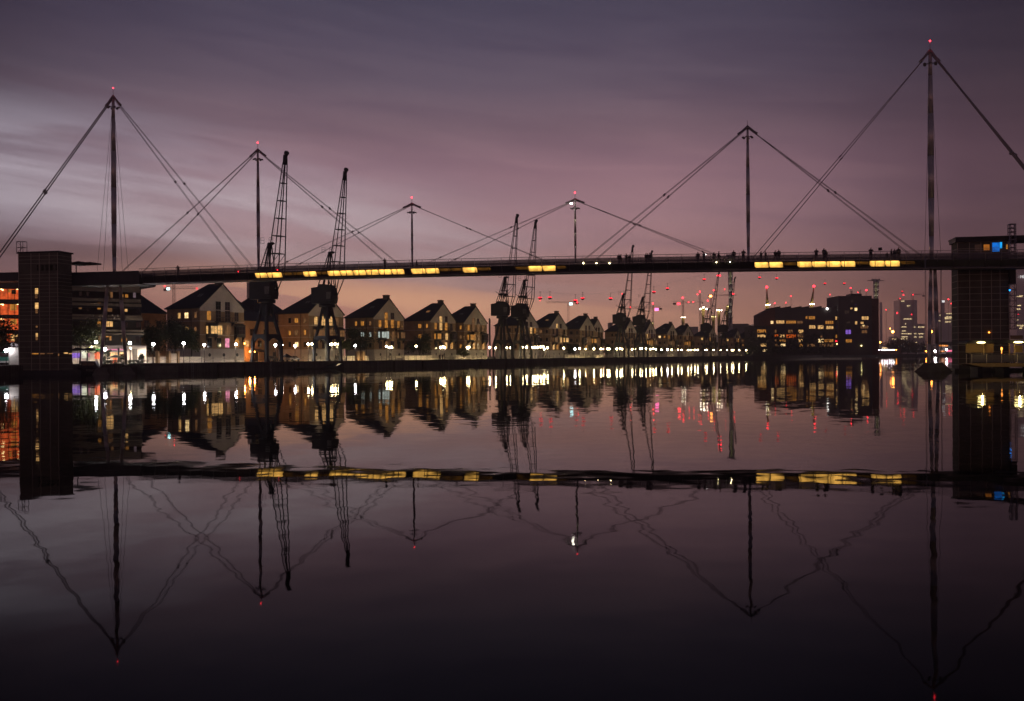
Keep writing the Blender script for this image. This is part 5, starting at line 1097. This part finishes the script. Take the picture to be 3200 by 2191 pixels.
def cab_at(x, y, label, lit='red'):
    # on the ray, over the line of the ropes
    A0, B0 = (PB, PC) if x < 2284 else ((PA, PB) if x < 2738 else (PD, PA))
    u, _ = uv(x, y); dv = B0-A0; k = (u*A0.y-A0.x)/(dv.x-u*dv.y); p = A0+dv*k; D = p.y; z = P(x, y, D).z
    g = thing('cable_car_cabin', (p.x, p.y, z), label, 'gondola', random.uniform(-.2, .2), 'red lit cable car cabins')
    r = 1.4*(1 if D < 1250 else 1.2)
    d = MB(); d.ball((0, 0, -.75), r*.95, r*.8, 1.0, 12, 8); d.build('body', 'gondola', g)
    d = MB(); d.box(-r*.85, r*.85, -r*.83, -r*.72, -.38, -.12); d.build('light_strip', lit, g)
    d = MB(); d.tube((0, 0, .1), (0, 0, 3.6), .12); d.box(-.6, .6, -.1, .1, 3.5, 3.7); d.build('hanger', 'dark', g); return p, z+3.6
cabs = [(1688,929,'leftmost cable car cabin, right of the middle cranes'),(1718.8,928,'second cable car cabin from the left'),(1798,937,'lower cable car cabin near the cyan lamp of a building crane'),(1821,930,'cable car cabin just right of the cyan lamp'),(1908,931,'cable car cabin left of the fifth dock crane'),
        (2043,910.7,'cable car cabin right of the sixth dock crane jib'),(2085.7,900,'cable car cabin higher and right of the sixth dock crane jib'),(2200.6,871.6,'cable car cabin left of the red banded lattice jib'),(2373.5,865.8,'left of two high cable car cabins above the dome'),(2426.9,868.4,'right of two high cable car cabins above the dome'),
        (2577.8,884.8,'left of two cable car cabins above the apartment roof'),(2637.8,884.8,'right of two cable car cabins above the apartment roof'),(2819,910,'cable car cabin beside the distant skyscraper'),(2886,923,'unlit dark cable car cabin left of the tall right mast'),(3182,981.5,'cable car cabin at the far right beyond the lattice pole')]
rope = {}
for x, y, lb in cabs:
    p, z = cab_at(x, y, lb, 'red' if x != 2886 else 'dark'); rope.setdefault(0 if x < 2284 else (1 if x < 2738 else 2), []).append(Vector((p.x, p.y, z)))
rp = thing('cable_car_ropes', (PB.x, PB.y, 0), 'thin cable car ropes running between the pylons and cabins', 'cable')
for k, pts in rope.items():
    ends = {0: [Vector((PB.x, PB.y, ZB_))], 1: [Vector((PB.x, PB.y, ZB_)), Vector((PA.x, PA.y, ZA))], 2: [Vector((PA.x, PA.y, ZA))]}[k]
    pts = sorted(pts+ends, key=lambda v: v.x)
    keep = [pts[0]]
    for v in pts[1:]:
        if v.x-keep[-1].x > 9: keep.append(v)
    d = MB()
    for i in range(len(keep)-1): d.tube(keep[i]-rp.location, keep[i+1]-rp.location, .05, n=4)
    d.build('rope', 'cable', rp)

# ================================================================ building cranes and floodlit masts far off
def tower_crane(x, ytop, yj, xl, xr, ybase, D, label, reds=(), lamp=None, mat='redcrane', group='building cranes on the skyline'):
    o = P(x, ytop, D); t = thing('tower_crane', (o.x, D, 0), label, 'tower crane', 0, group)
    zt, zj = o.z, P(x, yj, D).z; z0 = max(QZ, P(x, ybase, D).z); px = D/F
    d = MB(); w_ = .9*max(1, D/1400); cs = [(-w_, -w_), (w_, -w_), (w_, w_), (-w_, w_)]
    for c in cs: d.tube((*c, QZ), (*c, zt-1), .16*w_, n=4)
    z = z0; i = 0
    while z < zt-3: 
        d.tube((*cs[i % 2], z), (*cs[(i+1) % 2], z+3), .12*w_, n=4); z += 3; i += 1
    d.build('tower_frame', mat, t)
    a, c = (xl-x)*px, (xr-x)*px; d = MB()
    for zz, y in ((zj, -w_), (zj, w_), (zj+1.6, 0)): d.tube((a, y, zz), (c, y, zz), .14*w_, n=4)
    k = int((c-a)/3)
    for i in range(k): xx = a+3*i; d.tube((xx, -w_, zj), (xx+1.5, 0, zj+1.6), .08*w_, n=3); d.tube((xx+1.5, 0, zj+1.6), (xx+3, -w_, zj), .08*w_, n=3)
    d.tube((0, 0, zt), (a*.8, 0, zj+1.6), .07*w_, n=3); d.tube((0, 0, zt), (c*.8, 0, zj+1.6), .07*w_, n=3)
    cwx = a if abs(a) < abs(c) else c; d.box(min(cwx, cwx*.7), max(cwx, cwx*.7), -1, 1, zj-2, zj); d.build('jib', mat, t)
    for rx, ry, m, rad in reds: p = P(rx, ry, D); d = MB(); d.ball((p.x-o.x, -1.2, p.z), rad*.75, n=8, m=6); d.build('beacon', m, t)
    if lamp: lx, ly, m, rad = lamp; p = P(lx, ly, D); d = MB(); d.box(p.x-o.x-rad*1.4, p.x-o.x+rad*1.4, -1.6, -1.2, p.z-rad, p.z+rad); d.build('floodlight', m, t)
    return t
tower_crane(543, 885, 902.5, 512, 617, 950, 900, 'building crane with red tips left of the first gabled house', [(543.4,884,'redbig',.55),(516,895,'redbig',.7),(616.5,902,'redbig',.7)], (527.5,903,'cyan',.9))
tower_crane(1776, 946, 946, 1706, 1808, 1000, 1300, 'building crane with a cyan lamp right of the middle dock cranes', [(1803.8,945.5,'redbig',1.1),(1688,939.5,'redbig',.8)], (1784,950,'cyan',1.4))
tower_crane(2040, 950, 963, 1969, 2068, 1010, 1200, 'building crane with a pink lamp right of the sixth dock crane', [(2040,948.4,'redbig',1.3),(1969.6,960.6,'redbig',1.0)], (2051.4,967.4,'pink',1.6))
tower_crane(2134, 934, 947, 2103, 2172, 1000, 1200, 'building crane with four red lights above the houses left of the lattice cranes', [(2133,931,'redbig',1.5),(2151,944.5,'redbig',.8),(2166,944,'redbig',.9)], (2120,949.5,'redbig',1.2))
tower_crane(2187, 915, 945, 2178, 2196, 1000, 1500, 'slender luffing crane with two red lights left of the red banded jib', [(2186.5,912,'redbig',1.6),(2179.5,920,'redbig',1.1)])
tower_crane(2222, 926, 924, 2212, 2302, 1000, 1500, 'building crane with an orange lamp behind the lattice cranes', [(2229.7,907.5,'redbig',1.3),(2211,940,'redbig',1.4),(2291,918.6,'redbig',1.8),(2264,904.6,'redbig',.9)], (2220,925.5,'globeo',1.3))
tower_crane(2812, 930, 935, 2806, 2824, 1000, 2600, 'distant crane beside the tall skyscraper', [(2812,933,'redbig',1.6),(2822.6,922,'redbig',2.2),(2803,978.5,'redbig',2.6)])
tower_crane(2852, 920, 921, 2848, 2882, 1000, 2600, 'distant crane right of the tall skyscraper', [(2852,921,'redbig',2.2),(2848,983,'red',2.2)])
for i, (x, y, rad, D) in enumerate(((1945,918.6,1.0,1100),(2471.8,925.5,1.2,1500),(2421,947.6,1.5,1500),(2456,945.8,1.0,1500),(2593.7,920.7,1.0,1500),(2658,900,1.5,1500),(2681,914,1.1,1500),(2707,906.7,2.0,1500),(2769,968,1.2,1800),(2964,935.5,1.6,1800),(2972,948.5,1.2,1800))):
    lb = ('red topped mast beside the fifth dock crane head','red topped mast above the left part of the apartment roof','bright low red topped mast above the dome','small low red topped mast above the dome','faint red topped mast above the middle of the apartment roof','red topped mast above the apartment tower, left','small red topped mast above the apartment tower, middle','bright red topped mast above the apartment tower, right','faint red topped mast between the pylon and the skyscraper','red topped mast left of the right lift tower','lower red topped mast left of the right lift tower')[i]
    p = P(x, y, D); t = thing('beacon_mast', (p.x, D, QZ), lb, 'mast', 0, 'red topped masts on the skyline'); d = MB(); h = p.z-QZ; k = .5
    for a in range(3): an = a*2.094; d.tube((math.cos(an)*k, math.sin(an)*k, 0), (math.cos(an)*.15, math.sin(an)*.15, h-.5), .10, n=4)
    for z in range(4, int(h)-4, 5): d.tube((k, 0, z), (-k*.5, k*.86, z+2.5), .06, n=3)
    d.build('lattice', 'redcrane', t); d = MB(); d.ball((0, 0, h), rad*.7, n=8, m=6); d.build('beacon', 'redbig', t)
# floodlit masts and the dome
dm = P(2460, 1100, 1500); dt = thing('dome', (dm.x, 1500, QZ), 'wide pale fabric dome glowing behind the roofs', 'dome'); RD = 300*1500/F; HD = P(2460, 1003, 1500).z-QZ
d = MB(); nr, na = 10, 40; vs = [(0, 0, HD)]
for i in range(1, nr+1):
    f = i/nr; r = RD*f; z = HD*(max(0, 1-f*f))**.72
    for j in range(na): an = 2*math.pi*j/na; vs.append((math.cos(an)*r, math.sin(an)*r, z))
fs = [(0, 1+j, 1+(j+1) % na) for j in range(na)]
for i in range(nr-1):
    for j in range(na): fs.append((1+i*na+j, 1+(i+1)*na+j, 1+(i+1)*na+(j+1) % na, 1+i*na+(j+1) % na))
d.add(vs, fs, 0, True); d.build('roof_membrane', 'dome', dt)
FM = [(2038, 1004, 1010, 'floody', 1.6, 2040, 'yellow lit mast head between the sixth crane and its right neighbour house'), (2135, 988, 992, 'flood', 2.3, 2137, 'floodlit mast above the roof left of the lattice cranes'), (2198, 955, 966, 'flood', 4.4, 2198, 'brightest cluster of floodlights left of the lattice crane head'), (2247, 962, 970, 'flood', 3.2, 2249, 'floodlit mast between the two lattice cranes'),
      (2230, 984, 990, 'floody', 2.4, 2231, 'yellow floodlit mast behind the left lattice crane'), (2274, 952, 958, 'floody', 1.8, 2274, 'yellow lamp before the pale pylon'), (2399, 899.5, 953, 'flood', 2.7, 2396, 'leaning dome mast with floodlights at the left end of the apartment roof'), (2537, 897, 951, 'flood', 2.7, 2543.5, 'leaning dome mast with floodlights above the middle of the apartment roof')]
for x, ytop, yl_, m, sz, xt, lb in FM:
    D = 1380; b0, tp = P(x, 1095, D), P(xt, ytop, D); t = thing('floodlit_mast', (b0.x, D, QZ), lb, 'floodlight mast', 0, 'floodlit masts around the dome'); p = P(x, yl_, D)
    d = MB(); zt = tp.z-QZ; dx = tp.x-b0.x; zl = p.z-QZ
    d.path([(0, 0, 0), (0, 0, zl), (dx, 0, zt)], [1.5, 2.3, .5], 6); d.build('column', 'yellowmast', t)
    d = MB(); n_ = 3 if sz > 2 else 2
    for i in range(n_): d.ball(((i-(n_-1)/2)*sz*1.0, -2.6, zl+(sz*.5 if i == 1 else 0)*(1 if sz > 4 else 0)), sz*.26, n=8, m=6)
    d.build('floodlight', m, t)
    if ytop < 910: p2 = MB(); p2.ball((dx, 0, zt+1), 1.7, n=8, m=6); p2.build('beacon', 'redbig', t)
    d = MB(); d.prism([(-sz*.55, -2.3, zl-sz*.5), (sz*.55, -2.3, zl-sz*.5), (sz*.25, -2.3, zl-sz*2.0), (-sz*.25, -2.3, zl-sz*2.0)], (0, .05, 0)); d.build('painted_mast_glow', 'mastglow', t) if MT.setdefault('mastglow', LIT('mast_glow_paint', lin(255,205,110), .45, .3, .6, .15)) else None  # emissive panel paints the floodlit glow below the lamps
# ================================================================ distant towers
MT['farwin'] = LIT('far_office_floor', lin(255,225,165), 2.2, 1.0, .06, .5, lo=0.0)
def skyscraper(xa, xb, yt, D, label, rows, mat='skyscraper', cap=None, seed=1, tops=()):
    rnd = random.Random(seed); a, c = P(xa, yt, D), P(xb, yt, D); t = thing('skyscraper', (a.x, D, 0), label, 'skyscraper', 0, 'distant office towers'); W = c.x-a.x
    d = MB(); d.box(0, W, 0, W, QZ, a.z)
    if cap: d.prism([(0, 0, a.z), (W, 0, a.z), (W/2, W/2, a.z+cap)], (0, .1, 0))
    d.build('wall', mat, t)
    for x0, x1, y in rows: p, q = P(x0, y+1.1, D), P(x1, y-1.1, D); d = MB(); d.box(p.x-a.x, q.x-a.x, -1.2, -.05, p.z, q.z); d.build('lit_floor', 'farwin', t)
    return t
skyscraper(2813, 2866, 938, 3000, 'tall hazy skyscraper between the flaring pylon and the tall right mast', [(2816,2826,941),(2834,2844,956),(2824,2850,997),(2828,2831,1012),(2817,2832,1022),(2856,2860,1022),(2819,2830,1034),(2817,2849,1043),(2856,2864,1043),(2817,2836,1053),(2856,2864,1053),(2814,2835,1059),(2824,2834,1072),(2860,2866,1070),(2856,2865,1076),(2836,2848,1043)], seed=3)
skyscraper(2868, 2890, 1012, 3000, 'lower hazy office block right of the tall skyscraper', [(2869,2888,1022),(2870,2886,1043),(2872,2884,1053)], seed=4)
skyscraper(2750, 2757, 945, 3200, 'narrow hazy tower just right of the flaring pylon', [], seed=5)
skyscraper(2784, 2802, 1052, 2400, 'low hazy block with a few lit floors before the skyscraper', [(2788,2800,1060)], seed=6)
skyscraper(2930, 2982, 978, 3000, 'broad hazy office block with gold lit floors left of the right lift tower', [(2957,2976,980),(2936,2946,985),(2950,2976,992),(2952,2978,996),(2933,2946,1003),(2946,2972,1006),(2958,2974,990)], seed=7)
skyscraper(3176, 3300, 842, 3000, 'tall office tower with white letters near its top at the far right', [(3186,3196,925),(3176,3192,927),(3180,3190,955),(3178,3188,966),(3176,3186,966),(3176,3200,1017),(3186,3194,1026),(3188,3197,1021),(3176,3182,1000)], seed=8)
p = P(3187, 868, 2996); text('HSBC', (p.x, 2994, p.z-1.0), 11.5, 'signw', None, 0, name='tower_sign', label='white lit capital letters near the top of the far right office tower', cat='sign')
for x0, y0, x1, y1, lb, m in ((2943,939,2952,945,'white lit sign high between the mast and the right lift tower','signw'),(2974,1012,2983,1017,'white lit sign beside the right lift tower','signw')):
    a, c = P(x0, y1, 2900), P(x1, y0, 2900); t = thing('tower_block', (a.x, 2900, 0), 'slim block carrying the ' + lb, 'tower block'); d = MB(); d.box(0, c.x-a.x, 0, 8, QZ, c.z+1); d.build('wall', 'skyscraper', t); d = MB(); d.box(.5, c.x-a.x-.5, -.8, -.05, a.z, c.z); d.build('lit_sign', m, t)
# ================================================================ west bank
for i, (x, h, w_, D) in enumerate(((2818, 12, 34, 1000), (2836, 15, 26, 1010), (2800, 9, 30, 990), (2862, 8, 34, 990))):
    tree((P(x, 1100, D).x, D, QZ), h, w_, ('dark tree behind the end of the far lamp row', 'tallest dark tree right of the far lamp row', 'low dark tree behind the last far lamps', 'low dark tree left of the tall right mast')[i], mat='leafdk', name='tree', n_=1300, seed=60+i, ls=.9, trunk=1.0)
d = MB(); d.box(0, 34, 0, 12, 0, 5.2); d.box(-.5, 34.5, -.5, 12.5, 5.2, 5.7); p = P(2706, 1100, 960)
t = thing('low_building', (p.x, 960, QZ), 'low building behind the row of far lamps', 'building'); d.build('wall', 'aptred', t); a, c = P(2757, 1090, 960), P(2772, 1086, 960); d = MB(); d.box(a.x-p.x, c.x-p.x, -.2, -.02, a.z-QZ, c.z-QZ); d.build('lit_sign', 'litbright', t)
p = P(2925, 1100, 930); t = thing('low_building', (p.x, 930, QZ), 'low waterside building with gold and pink lights left of the right lift tower', 'building'); d = MB(); L3 = (3005-2925)*930/F; d.box(0, L3, 0, 12, 0, P(2925, 1078, 930).z-QZ); d.build('wall', 'apt', t)
d = MB(); d.prism([(3, 3, P(2925,1078,930).z-QZ), (20, 3, P(2925,1078,930).z-QZ), (17, 3, P(2925,1068,930).z-QZ), (8, 3, P(2925,1069,930).z-QZ)], (0, 9, 0)); d.build('roof', 'apt', t)
MT['litgold'] = LIT('gold_lights', lin(255,150,50), 1.1, .9, .3, 2, lo=.0); MT['litmag'] = LIT('magenta_lights', lin(255,110,150), 1.6, .6, .3, 2, lo=.1)
for x0, y0, x1, y1, m in ((2933,1078,2962,1083,'litgold'),(2959,1094,2981,1099,'litmag'),(2939,1096,2952,1100,'litgold')):
    a, c = P(x0, y1, 930), P(x1, y0, 930); d = MB(); d.box(a.x-p.x, c.x-p.x, -.2, -.02, a.z-QZ, c.z-QZ); d.build('window', m, t)
for i, (x, y, m, D, r_, lb) in enumerate(((2751,1070,'globeo',1000,.75,'orange street lamp at the foot of the flaring pylon'),(2790,1036.6,'globeo',1000,1.3,'tall orange street lamp left of the skyscraper'),(2782,1027,'globeo',1300,.7,'small amber lamp left of the skyscraper'),(2818,1080.5,'globeo',1000,.8,'orange street lamp behind the far lamp row'),(2910,1036.5,'globeo',1000,1.3,'tall orange street lamp between the right mast legs'),
        (2923,1098,'globe',930,1.1,'bright white lamp at water level between the right mast legs'),(2894,1098,'globeo',930,.7,'orange lamp left of the right mast legs'),(2891,1084,'floody',1000,.9,'pair of dim yellow lamps left of the right mast legs'),(2958,1093,'globe',925,.8,'white lamp left of the magenta lights'),(3005,1083,'globeo',900,.55,'small orange lamp at the left edge of the right lift tower'),(2421,1104,'floody',700,.25,'tiny lamp low on the far quay'))[:-2]):
    p = P(x, y, D); t = lamp_post(m, p.z-QZ, lb, 'street lamps on the far bank', r=r_); t.location = (p.x, D, QZ)
# distant low skyline left of centre and behind the houses
slab('tower_block', 1905, 1915, 1008, 1300, 'faint low block behind the house roofs left of the fifth crane', 'tower block', 'apt'); slab('long_building', 2150, 2182, 1021, 1150, 'long pale flat roofed building between the lattice crane and the gabled houses', 'building', 'render'); slab('long_building', 2289, 2340, 1012, 1250, 'dim frame structure right of the pale pylon', 'building', 'apt', dp=10)
HAZE = 3.2e-4

# ================================================================ the air
hm = bpy.data.materials.new('haze_air'); hm.use_nodes = True; tr = hm.node_tree; tr.nodes.clear()
pvn = tr.nodes.new('ShaderNodeVolumePrincipled'); om = tr.nodes.new('ShaderNodeOutputMaterial'); tr.links.new(pvn.outputs[0], om.inputs['Volume'])
pvn.inputs['Color'].default_value = (.95, .90, .86, 1); pvn.inputs['Density'].default_value = HAZE; pvn.inputs['Anisotropy'].default_value = .5
d = MB(); d.box(-3450, 3450, -700, 3450, -4, 270); MT['haze'] = hm; d.build('haze', 'haze', kind='stuff')
